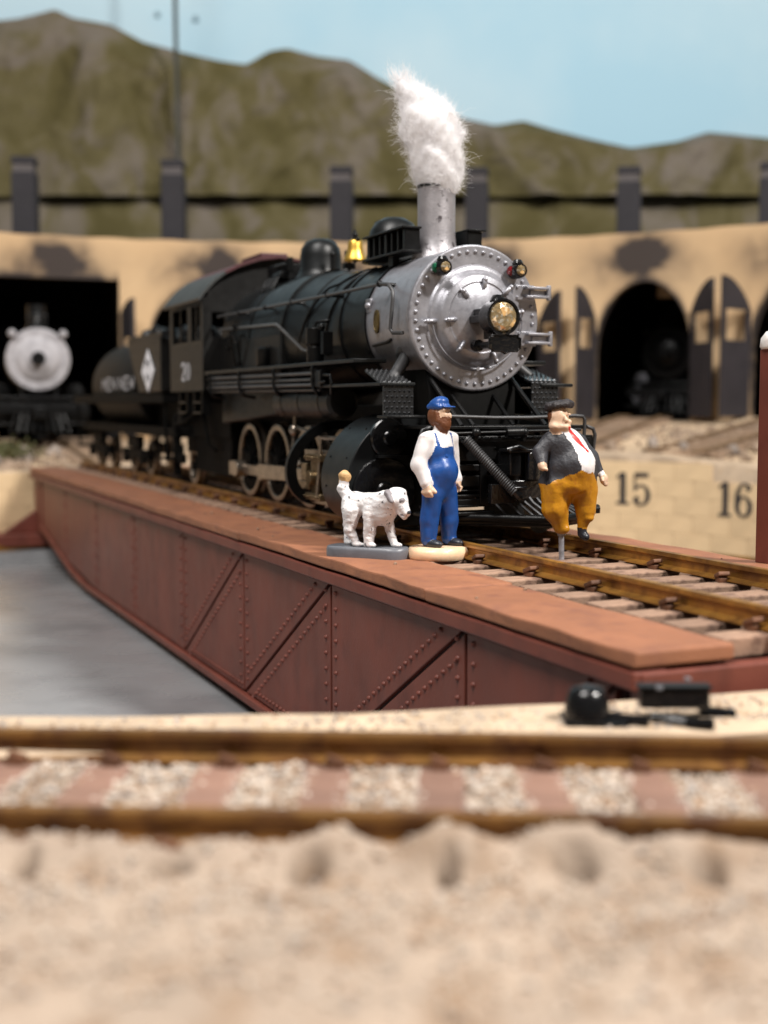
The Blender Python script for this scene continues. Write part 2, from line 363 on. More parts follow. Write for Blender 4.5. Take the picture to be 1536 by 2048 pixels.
me_wall = mk('front_wall', mb, wallm, rh, smooth=0, recalc=True)
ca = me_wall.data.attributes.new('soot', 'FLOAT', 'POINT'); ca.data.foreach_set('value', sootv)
mb = MB(); vs = []; dl = [92 + k for k in range(106)]
for d in dl: vs += [(*pol(RH + .5, d), ROOFZ - .5), (*pol(42, d), ROOFZ - .1), (*pol(42, d), ROOFZ - .3), (*pol(RH + .5, d), ROOFZ - .75)]
mb.add(vs, [(i * 4 + j, i * 4 + (j + 1) % 4, i * 4 + 4 + (j + 1) % 4, i * 4 + 4 + j) for i in range(len(dl) - 1) for j in range(4)]); mk('roof', mb, CHIM, rh, smooth=0)
mb = MB(); vs = []
for d in dl: vs += [(*pol(41.5, d), -1), (*pol(41.5, d), ROOFZ - .2), (*pol(42, d), ROOFZ - .2), (*pol(42, d), -1)]
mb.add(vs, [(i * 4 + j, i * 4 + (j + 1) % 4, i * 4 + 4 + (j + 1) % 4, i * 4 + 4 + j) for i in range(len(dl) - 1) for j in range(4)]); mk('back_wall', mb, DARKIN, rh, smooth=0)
for d in (92, 197):
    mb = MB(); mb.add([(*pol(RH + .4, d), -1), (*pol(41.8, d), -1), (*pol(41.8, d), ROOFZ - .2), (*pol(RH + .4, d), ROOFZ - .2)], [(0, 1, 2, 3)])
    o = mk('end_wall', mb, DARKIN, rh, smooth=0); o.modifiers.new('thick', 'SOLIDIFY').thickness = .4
mb = MB(); vs = []
for d in dl: vs += [(*pol(RH + .3, d), outz(d) + .04), (*pol(41.8, d), outz(d) + .04)]
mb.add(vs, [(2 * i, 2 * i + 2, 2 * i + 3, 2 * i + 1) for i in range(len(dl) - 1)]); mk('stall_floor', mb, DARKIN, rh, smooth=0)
for d in (122.5, 135.5, 148.5, 161.5, 173.4):       # dark partitions between stalls
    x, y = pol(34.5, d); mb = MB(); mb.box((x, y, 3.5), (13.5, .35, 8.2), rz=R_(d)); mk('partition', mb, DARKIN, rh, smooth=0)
# smoke jacks standing on the roof, each with a louvred ring under its cap
for k, d in enumerate(CHA):
    x, y = pol(32, d); zt = (12.02, 12.25, 12.1, 11.94, 11.63, 11.3)[k]; w = .98; a = R_((d - 150) * .4 + 150)
    mb = MB(); mb.box((x, y, (ROOFZ - .6 + zt - .58) / 2), (w, w, zt - .58 - ROOFZ + .6), rz=a); ch = mk('smoke_jack', mb, CHIM, rh, bevel=.03, smooth=0)
    mb = MB(); mb.box((x, y, zt - .1), (w * .98, w * .98, .3), rz=a); mk('cap', mb, CHIM, ch, bevel=.03, smooth=0)
    mb = MB(); mb.box((x, y, zt - .45), (w * .86, w * .86, .55), rz=a); mk('louvre', mb, mat('pale jack ring', (.085, .075, .075), .8) if k == 0 else bpy.data.materials['pale jack ring'], ch, smooth=0)
# open door leaves: half arch, two windows' worth of opening, boarded foot
def leaf(hd, zb, ang, flip, h0=4.2, h1=5.0):
    W = 1.74 if abs(hd - 122.5) < 3 else 1.5; x0, y0 = pol(RH - .06, hd)
    tx = Vector((-math.sin(R_(hd)), math.cos(R_(hd)), 0)); nx = Vector((-math.cos(R_(hd)), -math.sin(R_(hd)), 0))
    dirv = (tx * math.cos(R_(ang)) * flip + nx * math.sin(R_(ang))).normalized(); nrm = Vector((-dirv.y, dirv.x, 0))
    def pr(mbx, poly, t0, t1):
        n = len(poly); vs = [Vector((x0, y0, zb)) + dirv * p[0] + Vector((0, 0, p[1])) + nrm * t for t in (t0, t1) for p in poly]
        mbx.add(vs, [tuple(range(n))[::-1], tuple(range(n, 2 * n))] + [(k, (k + 1) % n, n + (k + 1) % n, n + k) for k in range(n)])
    g = None
    mb = MB(); top = [(W * t, h0 - .35 + (h1 - h0 + .35) * math.sin(t * math.pi / 2) ** .8) for t in [i / 8 for i in range(9)]]
    wy0, wy1 = 2.75, 3.85
    pr(mb, [(0, wy1), (W, wy1)] + top[::-1], -.06, .06)
    for (a, c) in ((0, .2), (W - .2, W)): pr(mb, [(a, wy0), (c, wy0), (c, wy1), (a, wy1)], -.06, .06)
    g = mk('door_leaf', mb, DOORM, rh, smooth=0)
    for i in range(4):
        mb = MB(); a = W * i / 4; pr(mb, [(a + .01, 0.05), (a + W / 4 - .01, 0.05), (a + W / 4 - .01, wy0), (a + .01, wy0)], -.05 - .01 * (i % 2), .05); mk('plank', mb, DOORM, g, smooth=0)
    return g
for i, s in enumerate(STALLS):
    if s > 170: continue
    for e, fl in ((s - 4.1, -1), (s + 4.1, 1)):
        if e > 170: continue
        leaf(e, outz(e) + .05, (47 if fl < 0 else 78), fl)
leaf(174.3, .45, 80, -1, 5.2, 5.3)
# tan smoke hood hanging inside the middle stall
x, y = pol(29.5, 129.1); mb = MB(); mb.cyl((x, y, 6.0), (x, y, 7.9), .42, .28, 8); mk('smoke_hood', mb, PLASTER, rh, smooth=0)
# ---------------------------------------------------------------- lead tracks across the far rim
LRAIL = mat('dull lead rail', (.17, .11, .06), .6); LTIE = mat('dusty lead tie', (.27, .19, .13), .85, var=.2, rand=.2)
def lead(deg, cat):
    e = empty('lead_track', (*pol(17.3, deg), rimz(deg)), cat, 'railway track', 'lead tracks between pit and roundhouse')
    for sd in (-1, 1):
        pts = []
        for j in range(8):
            r = 16.4 + j * 1.55; t = min(1, max(0, (r - 17.3) / 8.5)); x, y = pol(r, deg); z = rimz(deg) * (1 - t) + outz(deg) * t + .16
            pts.append((x - math.sin(R_(deg)) * .8 * sd, y + math.cos(R_(deg)) * .8 * sd, z))
        mb = MB(); mb.tube(pts, .06, 4); mk('rail', mb, LRAIL, e, smooth=0)
    tie0 = None
    for j in range(15):
        r = 17.6 + j * .58; t = min(1, max(0, (r - 17.3) / 8.5)); x, y = pol(r, deg); z = rimz(deg) * (1 - t) + outz(deg) * t + .03
        loc = WL[e].inverted() @ Vector((x, y, z))
        if tie0 is None:
            mb = MB(); mb.box((0, 0, 0), (.26, 2.5, .16)); tie0 = mk('tie', mb, LTIE, e, local=True, smooth=0); tie0.location = loc; tie0.rotation_euler = (0, 0, R_(deg))
        else: inst(tie0, loc, e, R_(deg))
lead(129, 'brown lead track running into the arched stall of the dark locomotive'); lead(116, 'brown lead track into the arch cut by the right edge')
lead(178.6, 'brown lead track under the silver fronted locomotive'); lead(142, 'brown lead track behind the big steam locomotive')
# ---------------------------------------------------------------- hills and sky: painted backdrop behind the roundhouse
vh = Vector((-math.cos(YAW), math.sin(YAW), 0)); EYE = Vector((0, -8.055, 0))
def bk(a, d, z): p = EYE + vh * d + _r * a; return (p.x, p.y, z)
def tz(y, d): return 1.684 + d * math.tan(-PIT + math.atan((1024 - y) / 2552.))
def ta(x, d): return (x - 768) / 2552 * d
DH = 73.0
ridge = [(-900, 260), (-400, 130), (-200, 90), (-60, 60), (0, 46), (60, 40), (130, 20), (165, 38), (240, 52), (300, 86), (380, 108), (440, 122), (500, 130), (545, 103), (580, 98), (640, 115), (700, 122), (760, 160), (820, 192), (860, 203), (920, 238), (985, 252), (1040, 243), (1100, 262), (1160, 277), (1250, 297), (1340, 285), (1400, 266), (1450, 270), (1536, 280), (1700, 250), (2000, 300), (2600, 260)]
ra = [ta(p[0], DH) for p in ridge]; rz_ = [tz(p[1], DH) for p in ridge]
HB = tz(404, DH)
ax = np.linspace(ra[0], ra[-1], 520); NV = 44; X = np.repeat(ax[:, None], NV, 1); vv = np.linspace(0, 1, NV)[None, :] + 0 * X
top = np.interp(ax, ra, rz_); k_ = np.exp(-np.linspace(-2, 2, 5) ** 2); top = np.convolve(np.pad(top, 2, mode='edge'), k_ / k_.sum(), 'valid')
Z = HB + (top[:, None] - HB) * vv
_vg = np.random.default_rng(21).random((128, 128))
def vn(x, y):
    xi, yi = np.floor(x).astype(int), np.floor(y).astype(int); fx, fy = x - xi, y - yi; fx = fx * fx * (3 - 2 * fx); fy = fy * fy * (3 - 2 * fy)
    g = lambda a, b: _vg[a % 128, b % 128]
    return (g(xi, yi) * (1 - fx) + g(xi + 1, yi) * fx) * (1 - fy) + (g(xi, yi + 1) * (1 - fx) + g(xi + 1, yi + 1) * fx) * fy
ZZ = Z - HB; wz = 2.2 * (vn(X * .22, ZZ * .25) - .5); sh = .75 * np.sin(X * .085 + 1.2)
rd = lambda u, w: 1 - np.abs(2 * vn(u, w) - 1)
gul = .95 * rd((X + sh * ZZ + wz) * .30 + 40, ZZ * .07 + 3) + .5 * rd((X - .8 * ZZ + wz) * .52 + 9, ZZ * .16) + .3 * vn(X * 1.3, ZZ * 1.2) + .14 * vn(X * 3.1, ZZ * 2.9)
Dp = DH - 1.2 * (1 - vv) - 1.0 * gul * np.minimum(1, (1 - vv) * 5 + .15)
mb = MB(); vs = [bk(X[i, j], Dp[i, j], Z[i, j]) for i in range(len(ax)) for j in range(NV)]
mb.add(vs, [(i * NV + j, (i + 1) * NV + j, (i + 1) * NV + j + 1, i * NV + j + 1) for i in range(len(ax) - 1) for j in range(NV - 1)])
HILL = bpy.data.materials.new('painted olive hill'); HILL.use_nodes = True; nt = HILL.node_tree; N = nt.nodes; L = nt.links; b = N['Principled BSDF']; b.inputs['Roughness'].default_value = .9; b.inputs['Specular IOR Level'].default_value = .2
at = N.new('ShaderNodeAttribute'); at.attribute_name = 'streak'; tcn = N.new('ShaderNodeTexCoord'); mp = N.new('ShaderNodeMapping'); mp.inputs['Scale'].default_value = (1, 1, .75); L.new(tcn.outputs['Object'], mp.inputs[0])
nz = N.new('ShaderNodeTexNoise'); nz.inputs['Scale'].default_value = .42; nz.inputs['Detail'].default_value = 7; nz.inputs['Distortion'].default_value = .8; L.new(mp.outputs[0], nz.inputs['Vector'])
sc_ = N.new('ShaderNodeMapRange'); sc_.inputs['From Min'].default_value = .3; sc_.inputs['From Max'].default_value = .7; sc_.inputs['To Min'].default_value = .15; sc_.inputs['To Max'].default_value = .95; L.new(nz.outputs['Fac'], sc_.inputs['Value'])
ad = N.new('ShaderNodeMath'); ad.operation = 'ADD'; L.new(at.outputs['Fac'], ad.inputs[0]); L.new(sc_.outputs[0], ad.inputs[1])
rp = N.new('ShaderNodeValToRGB'); cr = rp.color_ramp; cr.elements[0].position = .34; cr.elements[0].color = (.092, .078, .031, 1); cr.elements[1].position = 1.0; cr.elements[1].color = (.175, .150, .122, 1)
e_ = cr.elements.new(.60); e_.color = (.122, .104, .050, 1); e_ = cr.elements.new(.78); e_.color = (.150, .128, .090, 1)
L.new(ad.outputs[0], rp.inputs[0]); L.new(rp.outputs[0], b.inputs['Base Color'])
ho = mk('hills', mb, HILL, smooth=0, recalc=False); ho.data.polygons.foreach_set('use_smooth', [True] * len(ho.data.polygons)); tag(ho, kind='structure')
st = (-.10 + .30 * (gul - .75) + .10 * vn(X * .8 + 5, ZZ * .7) + .38 * np.exp(-((X - ta(110, DH)) / 2.6) ** 2) * np.clip(vv * 2.2 - 1.2, 0, 1) + .3 * np.exp(-((X - ta(925, DH)) / 1.1) ** 2) * np.clip(vv * 3 - 2, 0, 1)).astype(np.float32)
ho.data.attributes.new('streak', 'FLOAT', 'POINT').data.foreach_set('value', st.ravel())
mb = MB(); a0, a1 = ra[0], ra[-1]                  # lower painted board, a shadowed gap below the upper sheet
zt0 = HB - .05; nn = 300; vs = []
for i in range(nn + 1):
    a = a0 + (a1 - a0) * i / nn
    for j in range(8): vs.append(bk(a, DH - .9 - .25 * math.sin(a * .9 + j) * (j > 0) * (j < 7), zt0 - (zt0 + 2) * j / 7))
mb.add(vs, [(i * 8 + j, (i + 1) * 8 + j, (i + 1) * 8 + j + 1, i * 8 + j + 1) for i in range(nn) for j in range(7)])
lo_ = mk('foothills', mb, HILL, smooth=60, recalc=False); lo_.modifiers.new('thick', 'SOLIDIFY').thickness = .5; tag(lo_, kind='structure')
lo_.data.attributes.new('streak', 'FLOAT', 'POINT').data.foreach_set('value', [.12 + .2 * math.sin(i * .21) * math.sin(i * .047) for i in range(nn + 1) for j in range(8)])
mb = MB(); mb.add([bk(a0, DH + .4, -2), bk(a1, DH + .4, -2), bk(a1, DH + .4, HB + 1.5), bk(a0, DH + .4, HB + 1.5)], [(0, 1, 2, 3)]); tag(mk('hills_gap_shade', mb, mat('painted gap shade', (.05, .042, .022), .9), smooth=0), kind='structure')  # dark sheet added behind the gap, its colour stands in for shade
SKY = mat('pale blue painted sky', (.46, .71, .86), .85, var=.03, scale=.03, spec=.15, col2=(.57, .77, .88), c2lo=.4, c2hi=.6)
mb = MB(); DS = 78; vs = []
for i in range(41):
    a = -75 + 150 * i / 40
    vs += [bk(a, DS - abs(a) * .03, -3), bk(a, DS - abs(a) * .03, 60)]
mb.add(vs, [(2 * i, 2 * i + 2, 2 * i + 3, 2 * i + 1) for i in range(40)]); tag(mk('sky', mb, SKY, smooth=60), kind='structure')
DP = 70.0                                           # dark joint strip between two backdrop sheets with its screws
sm = empty('backdrop_seam', bk(ta(365, DP), DP, tz(462, DP)), 'thin dark vertical joint strip in front of the blue sky and hills', 'strip')
SEAM = mat('grey brown joint strip', (.05, .055, .05), .8)
mb = MB(); p0 = Vector(bk(ta(367, DP), DP, -1)); p1 = Vector(bk(ta(361, DP), DP, tz(-260, DP))); mb.cyl(p0, p1, .12, .12, 8); mk('joint_strip', mb, SEAM, sm)
SCR = mat('blue grey screw', (.20, .32, .38), .6)
for px, py, sd in ((328, 30, 'left'), (402, 38, 'right')):
    mb = MB(); c = Vector(bk(ta(px, 77.6), 77.6, tz(py, 77.6))); mb.cyl(c + vh * .3, c - vh * .15, .24, .15, 10)
    tag(mk('screw', mb, SCR), 'small blue grey screw head in the sky just %s of the dark joint strip' % sd, 'screw', 'screws beside the joint strip')
# ---------------------------------------------------------------- turntable bridge
X0, X1 = -8.1, -40.1                                # near and far end of the bridge
br = empty('turntable_bridge', (-24.1, 0, PITZ), 'oxide red riveted turntable bridge spanning the grey pit under the locomotive', 'bridge')
# girder: separate plates with recessed joints, backing web behind them
GV = [-38.3, -34.3, -30.1, -26.05, -22.05, -18.46, -14.79, -11.1, -8.45]
def gbot(x): return float(np.interp(x, [-40, -38.3, -35.4, -33.4, -31.5, -10, -8.4], [-1.75, -1.85, -2.3, -2.57, -2.7, -2.7, -2.3]))
YG, GT = -2.35, -.515
def shrink(poly, d):
    n = len(poly); A = sum(poly[i][0] * poly[(i + 1) % n][1] - poly[(i + 1) % n][0] * poly[i][1] for i in range(n)); s = 1 if A > 0 else -1; out = []
    for i in range(n):
        p0, p1, p2 = (Vector(poly[j % n]) for j in (i - 1, i, i + 1)); e1 = (p1 - p0).normalized(); e2 = (p2 - p1).normalized()
        n1 = Vector((-e1.y, e1.x)) * s; n2 = Vector((-e2.y, e2.x)) * s; m_ = n1 + n2; m_ = m_ / max(.3, m_.length_squared) * 2
        out.append(tuple(p1 + m_ * d))
    return out
for sd in (-1, 1):
    y = YG * -sd if sd == 1 else YG
    mb = MB(); xs = [-38.6, -35.4, -33.4, -31.5, -10, -8.4]; mb.prism([(-38.6, GT), *[(x, gbot(x)) for x in xs], (-8.4, GT)][::1], 'y', y + (.05 if sd < 0 else -.05), y + (.2 if sd < 0 else -.2))
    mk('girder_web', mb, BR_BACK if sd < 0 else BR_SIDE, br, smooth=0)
rv = MB()
def rivet(x, z, r=.035):
    n = 6; vs = [(x + r * math.cos(k * math.pi / 3), YG - .001, z + r * math.sin(k * math.pi / 3)) for k in range(n)] + [(x + r * .6 * math.cos(k * math.pi / 3), YG - r * .75, z + r * .6 * math.sin(k * math.pi / 3)) for k in range(n)] + [(x, YG - r, z)]
    rv.add(vs, [(k, (k + 1) % n, n + (k + 1) % n, n + k) for k in range(n)] + [(n + k, n + (k + 1) % n, 12) for k in range(n)])
def rrow(a, c, off, step, m0=.12):
    a, c = Vector(a), Vector(c); d = c - a; l = d.length; d.normalize(); nn = Vector((-d.y, d.x)) * off; k = int((l - 2 * m0) / step)
    for i in range(k + 1): p = a + nn + d * (m0 + (l - 2 * m0) * i / max(1, k)); rivet(p.x, p.y)
for i in range(len(GV) - 1):
    xa, xb = GV[i], GV[i + 1]; za, zb = gbot(xa) + .02, gbot(xb) + .02; GTT = GT - .0
    tri = i >= 4
    polys = [[(xa, za), (xb, zb), (xb, GTT)], [(xa, za), (xb, GTT), (xa, GTT)]] if tri else [[(xa, za), (xb, zb), (xb, GTT), (xa, GTT)]]
    for p in polys:
        mb = MB(); mb.prism(shrink(p, .028), 'y', YG, YG + .06); mk('girder_plate', mb, BR_SIDE, br, bevel=.012, smooth=0)
    st = .19 if i >= 3 else .3
    if i >= 1: rrow((xa, za + .12), (xa, GTT), -.17, st)
    if i < len(GV) - 2: rrow((xb, zb + .12), (xb, GTT), .17, st)
    if tri:
        rrow((xa, za), (xb, GTT), .2, .17, .35); rrow((xa, za), (xb, GTT), -.2, .17, .35); rrow((xa + .5, za + .12), (xb, zb + .12), .0, .15)
mk('rivets', rv, BR_SIDE, br, kind='stuff', smooth=60)
mb = MB(); xs = [-38.6, -35.4, -33.4, -31.5, -10, -8.4]
mb.prism([(x, gbot(x) + .02) for x in xs] + [(x, gbot(x) - .10) for x in xs[::-1]], 'y', YG - .07, YG + .3); mk('bottom_flange', mb, BR_SIDE, br, bevel=.02, smooth=0)
mb = MB(); mb.prism([(x, gbot(x) + .02) for x in xs] + [(x, gbot(x) - .10) for x in xs[::-1]], 'y', 2.05, 2.42); mk('bottom_flange', mb, BR_SIDE, br, bevel=.02, smooth=0)
# end frame at the far end: cross beam on the ring rail with its gusset
mb = MB(); mb.box((-39.6, -1.6, -2.33), (1.0, 9.5, .36)); mk('end_beam', mb, BR_SIDE, br, bevel=.03, smooth=0)
mb = MB(); mb.prism([(-2.35, -2.14), (-3.35, -2.14), (-2.35, -1.45)], 'x', -39.7, -39.5); mk('gusset', mb, BR_SIDE, br, bevel=.02, smooth=0)
mb = MB(); mb.box2((-38.6, -2.35, -2.1), (-39.9, -2.15, GT)); mk('end_post', mb, BR_SIDE, br, bevel=.02, smooth=0)
# deck: planks along the edge, beams under them, wavy worn edges
def plank(xa, xb, ya, yb, zt, th, m=BR_DECK, name='deck_plank', wav=.017):
    mb = MB(); n = max(2, int(abs(xb - xa) / .35)); vs = []
    for i in range(n + 1):
        x = xa + (xb - xa) * i / n; w = wav * (math.sin(x * 2.1 + ya * 3) + .7 * math.sin(x * 5.3 + 1))
        w2 = wav * .5 * math.sin(x * 3.7 + yb)
        vs += [(x, ya + w, zt + w2), (x, yb - w * .5, zt + w2 * .6), (x, yb - w * .5, zt - th), (x, ya + w * .4, zt - th)]
    fs = [(i * 4 + j, i * 4 + (j + 1) % 4, i * 4 + 4 + (j + 1) % 4, i * 4 + 4 + j) for i in range(n) for j in range(4)] + [(3, 2, 1, 0), tuple(n * 4 + j for j in range(4))]
    mb.add(vs, fs); return mk(name, mb, m, br, bevel=.022, smooth=0)
ed = [-8.1, -11.85, -18.35, -24.6, -31.0, -40.1]
for i in range(5):
    dz = (.0, .006, -.004, .004, 0)[i]
    plank(ed[i] - .004, ed[i + 1] + .006, -2.45 + (0, .006, -.005, .004, 0)[i], (-1.47, -1.40, -1.44, -1.46, -1.45)[i], -.2 + dz, .132)
    plank(ed[i] - .004, ed[i + 1] + .006, 2.32, 1.46, -.2 + dz, .145)
for y0, y1 in ((-2.45, -2.12), (2.32, 2.0)): plank(X0, X1, y0, y1, -.358, .157, BR_SIDE, 'deck_beam', .004)
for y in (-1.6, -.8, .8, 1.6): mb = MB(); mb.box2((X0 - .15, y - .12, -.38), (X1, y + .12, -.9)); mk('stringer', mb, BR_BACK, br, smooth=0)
mb = MB(); mb.box2((X0 + .02, -2.38, -.37), (X0 - .14, 2.3, -.66)); mk('end_sill', mb, BR_SIDE, br, bevel=.02, smooth=0)
mb = MB(); mb.box((0, 0, 0), (.30, 2.84, .17)); t0 = None
ntie = 51
for i in range(ntie):
    loc = (-8.42 - i * .6235 + random.uniform(-.03, .03) + 24.1, random.uniform(-.02, .02) - .01, -.285 - PITZ)
    if t0 is None: t0 = mk('tie', mb, TIE, br, bevel=.018, local=True, smooth=0); t0.location = loc
    else: inst(t0, loc, br, random.uniform(-.015, .015))
GAU = .865
def railprof(y, z=0, h=.185): return [(y - .045, z), (y + .045, z), (y + .05, z - .02), (y + .045, z - .05), (y + .017, z - .065), (y + .017, z - h + .04), (y + .11, z - h + .015), (y + .11, z - h), (y - .11, z - h), (y - .11, z - h + .015), (y - .017, z - h + .04), (y - .017, z - .065), (y - .045, z - .05), (y - .05, z - .02)]
for y in (-.845, .80):
    mb = MB(); mb.prism(railprof(y), 'x', -8.12, -40.05); mk('rail', mb, RAIL, br, smooth=30)
sp = MB(); sp.box((0, 0, .02), (.13, .10, .07), ry=.15); sp.box((.01, .0, .07), (.15, .13, .045), ry=-.35); s0 = None
for i in range(26):
    for y in (-.845, .80):
        for sd in (-1, 1):
            if i > 14 and (y > 0 or sd > 0): continue
            loc = (-8.49 - i * 1.247 + random.uniform(-.04, .04) + 24.1, y + sd * .125, -.19 - PITZ)
            if s0 is None: s0 = mk('spike', sp, SPIKE, br, bevel=.012, local=True, smooth=0); s0.location = loc
            else: inst(s0, loc, br, random.uniform(-.3, .3) + (math.pi if sd > 0 else 0))
# red post with a white cap on the far walkway
po = empty('bridge_post', (-12.1, 2.24, -.2), 'dark red square post with rounded white cap at the right edge of the bridge', 'post')
mb = MB(); mb.box((-12.1, 2.24, 1.08), (.24, .24, 2.56)); mk('shaft', mb, BR_SIDE, po, bevel=.02, smooth=0)
mb = MB(); mb.lathe([(.0, .2), (.1, .18), (.16, .1), (.17, 0), (.15, -.03)], (-12.1, 2.24, 2.38), (0, 0, 1), 16); mk('cap', mb, mat('chipped white cap paint', (.68, .66, .64), .6, bump=.4, col2=(.2, .06, .04), c2lo=.66, c2hi=.69), po, smooth=50)
# small chips of debris on the deck
DEB = mat('debris chip', (.19, .12, .08), .8, rand=.4)
mb = MB()
for i in range(40):
    x = random.choice((random.uniform(-19, -8.5), random.uniform(-24, -16))); yy = random.choice((random.uniform(-2.3, -1.5), random.uniform(1.6, 2.25))); mb.ico((x, yy, -.192), random.uniform(.008, .03))
tag(mk('debris', mb, DEB, smooth=0), kind='stuff')
# ---------------------------------------------------------------- foreground track outside the near rim
TU = Vector((.436, .900, 0)).normalized(); TN = Vector((TU.y, -TU.x, 0)); TO = Vector((-6.695, -5.145, 0))
def tp(s, t, z): p = TO + TU * s + TN * t; return (p.x, p.y, z)
TROT = math.atan2(TU.y, TU.x)
FRAIL = mat('dull rusty brown rail', (.215, .105, .028), .4, .4, var=.3, scale=2.4, bump=.15, bscale=30, col2=(.11, .045, .018), c2lo=.45, c2hi=.66)
fg = empty('railway_track', tp(0, 0, -.7), 'blurred rusty track with red brown sleepers crossing close in front of the pit rim', 'railway track')
for sd in (-1, 1):
    mb = MB(); pf = railprof(0, 0, .19); vs = []; M_ = 24
    for i in range(M_ + 1):
        s = -6 + 12 * i / M_; bend = .004 * (s + 1) ** 2
        vs += [tp(s, sd * .8 + y + bend, -.42 + z) for y, z in pf]
    k = len(pf); mb.add(vs, [(i * k + j, i * k + (j + 1) % k, i * k + k + (j + 1) % k, i * k + k + j) for i in range(M_) for j in range(k)]); mk('rail', mb, FRAIL, fg, smooth=30)
TIES = [-3.02, -2.41, -1.78, -1.05, -.36, .33, .96, 1.62, 2.3, -3.7, -4.35, 2.95, 3.6]
tb = MB(); tb.box((0, 0, 0), (.30, 2.02, .20)); t0 = s0 = None; sp2 = MB(); sp2.box((0, 0, .015), (.11, .10, .04)); sp2.box((0, 0, .04), (.11, .08, .035), ry=.3)
Iv = WL[fg].inverted()
for s in TIES:
    loc = Iv @ Vector(tp(s - .06 * 0, 0, -.71))
    if t0 is None: t0 = mk('tie', tb, FTIE, fg, bevel=.02, local=True, smooth=0); t0.location = loc; t0.rotation_euler = (0, 0, TROT + .0)
    else: inst(t0, loc, fg, TROT + random.uniform(-.04, .04))
    for tt in (-.8 + .16, -.8 - .16, .8 - .16, .8 + .16):
        loc = Iv @ Vector(tp(s + random.uniform(-.03, .03), tt, -.6))
        if s0 is None: s0 = mk('spike', sp2, SPIKE, fg, local=True, smooth=0); s0.location = loc; s0.rotation_euler = (0, 0, TROT)
        else: inst(s0, loc, fg, TROT)
def fz(s, t):
    n = .045 * np.sin(s * 3.1 + t * 1.3) * np.sin(t * 2.7 + 1 + s) + .03 * np.sin(s * 7.7 + 2 * t) * np.sin(t * 6.1 + s) + .018 * np.sin(s * 17 + t * 5) * np.sin(t * 15 - s * 3)
    z = -.66 + n * .8
    inb = np.abs(t) < .75; z = np.where(inb, -.625 + n * .35, z)
    z = np.where((np.abs(np.abs(t) - .8) < .12), -.64, z)
    m = np.exp(-((t - .99) / .15) ** 2); lump = .5 + .5 * np.sin((s - .25) * 9.6 + .7 * np.sin(s * 1.9)) ; amt = .13 + .13 * lump * (.6 + .4 * np.sin(s * 2.3 + 1)) - .03 + .05 / (1 + np.exp(-(s - .2) * 4))
    z = z + m * amt * (t > .85)
    z = z + .10 * np.exp(-((t - 2.0) / .6) ** 2) * (t > 1.3)
    for k, c in enumerate(TIES):
        rr = .13 + .05 * math.sin(k * 2.3); z = z - (.55 + .06 * math.sin(k * 1.7)) * np.exp(-(((s - c - .03) / (rr * .52)) ** 2 + ((t - 1.13) / .062) ** 2) ** 2)
        z = np.where((np.abs(s - c) < .16) & (np.abs(t) < .72), np.minimum(z, -.635), z)
    return z
S, T = np.meshgrid(np.arange(-6, 6.01, .035), np.arange(-1.35, 4.4, .03), indexing='ij'); Zf = fz(S, T) + RNG.normal(0, .006, S.shape)
mb = MB(); ns, ntt = S.shape; mb.add([tp(S[i, j], T[i, j], Zf[i, j]) for i in range(ns) for j in range(ntt)], [(i * ntt + j, (i + 1) * ntt + j, (i + 1) * ntt + j + 1, i * ntt + j + 1) for i in range(ns - 1) for j in range(ntt - 1)])
GRAV = mat('tan foreground gravel', (.315, .245, .188), .9, var=.12, scale=1.3, bump=.6, bscale=30, col2=(.22, .145, .09), c2lo=.48, c2hi=.74)
tag(mk('gravel_ground', mb, GRAV, smooth=60, recalc=False), kind='structure')
BROWNG = mat('brown ballast grain', (.30, .20, .13), .85, var=.3, scale=9); GREYG = mat('grey ballast grain', (.30, .27, .25), .85, var=.3, scale=9)
BAL = mat('pale ballast grain', (.46, .39, .325), .85, var=.3, scale=9, rand=0, col2=(.26, .17, .10), c2lo=.6, c2hi=.7)
mb = MB()
for i in range(12500):
    s = random.uniform(-4.4, 3.6); t = random.uniform(-.70, .70) if i < 8500 else (random.uniform(-1.35, -.95) if i < 9500 else random.uniform(.92, 2.6))
    if any(abs(s - c) < .135 + random.uniform(-.09, .03) for c in TIES) and abs(t) < .8: continue
    if any(abs(s - c - .03) < .17 for c in TIES) and 1.0 < t < 1.3: continue
    mb.ico(tp(s, t, float(fz(np.array(s), np.array(t))) + .012), (random.uniform(.010, .026) if t < .9 else random.uniform(.008, .019)), m=random.choice((0, 0, 0, 0, 1, 1, 2)))
for i in range(1300):
    a = random.uniform(-30, 2); r = random.uniform(16.45, 17.2); x, y = pol(r, a); mb.ico((x, y, rimz(a) + .004), random.uniform(.005, .02), m=random.choice((0, 0, 1, 2)))
tag(mk('ballast', mb, [BAL, BROWNG, GREYG], smooth=0, recalc=False), kind='stuff')
# black point motor on the rim: drum, flat box, straps
pm = empty('point_motor', (-7.45, -2.9, -.55), 'glossy black point motor with drum and flat box lying on the tan rim', 'point motor')
mb = MB(); c = V(-7.60, -3.18, -.55); mb.lathe([(.17, 0), (.17, .02), (.15, .17), (.13, .22), (.10, .25), (.03, .26), (0, .25)], c, (0, 0, 1), 20); mk('drum', mb, GLOSSB, pm, smooth=50)
mb = MB(); mb.box((-7.45, -2.55, -.40), (.14, .50, .15), rz=-.42); mk('motor_box', mb, GLOSSB, pm, bevel=.02, smooth=0)
for (a, c, w) in (((-7.55, -3.1, -.53), (-7.32, -2.85, -.53), .05), ((-7.42, -2.75, -.52), (-7.2, -2.62, -.53), .045), ((-7.2, -2.62, -.53), (-7.12, -2.45, -.53), .04), ((-7.42, -2.35, -.52), (-7.3, -2.12, -.54), .045)):
    mb = MB(); mb.tube([a, c], w, 6); mk('strap', mb, GLOSSB, pm, smooth=0)
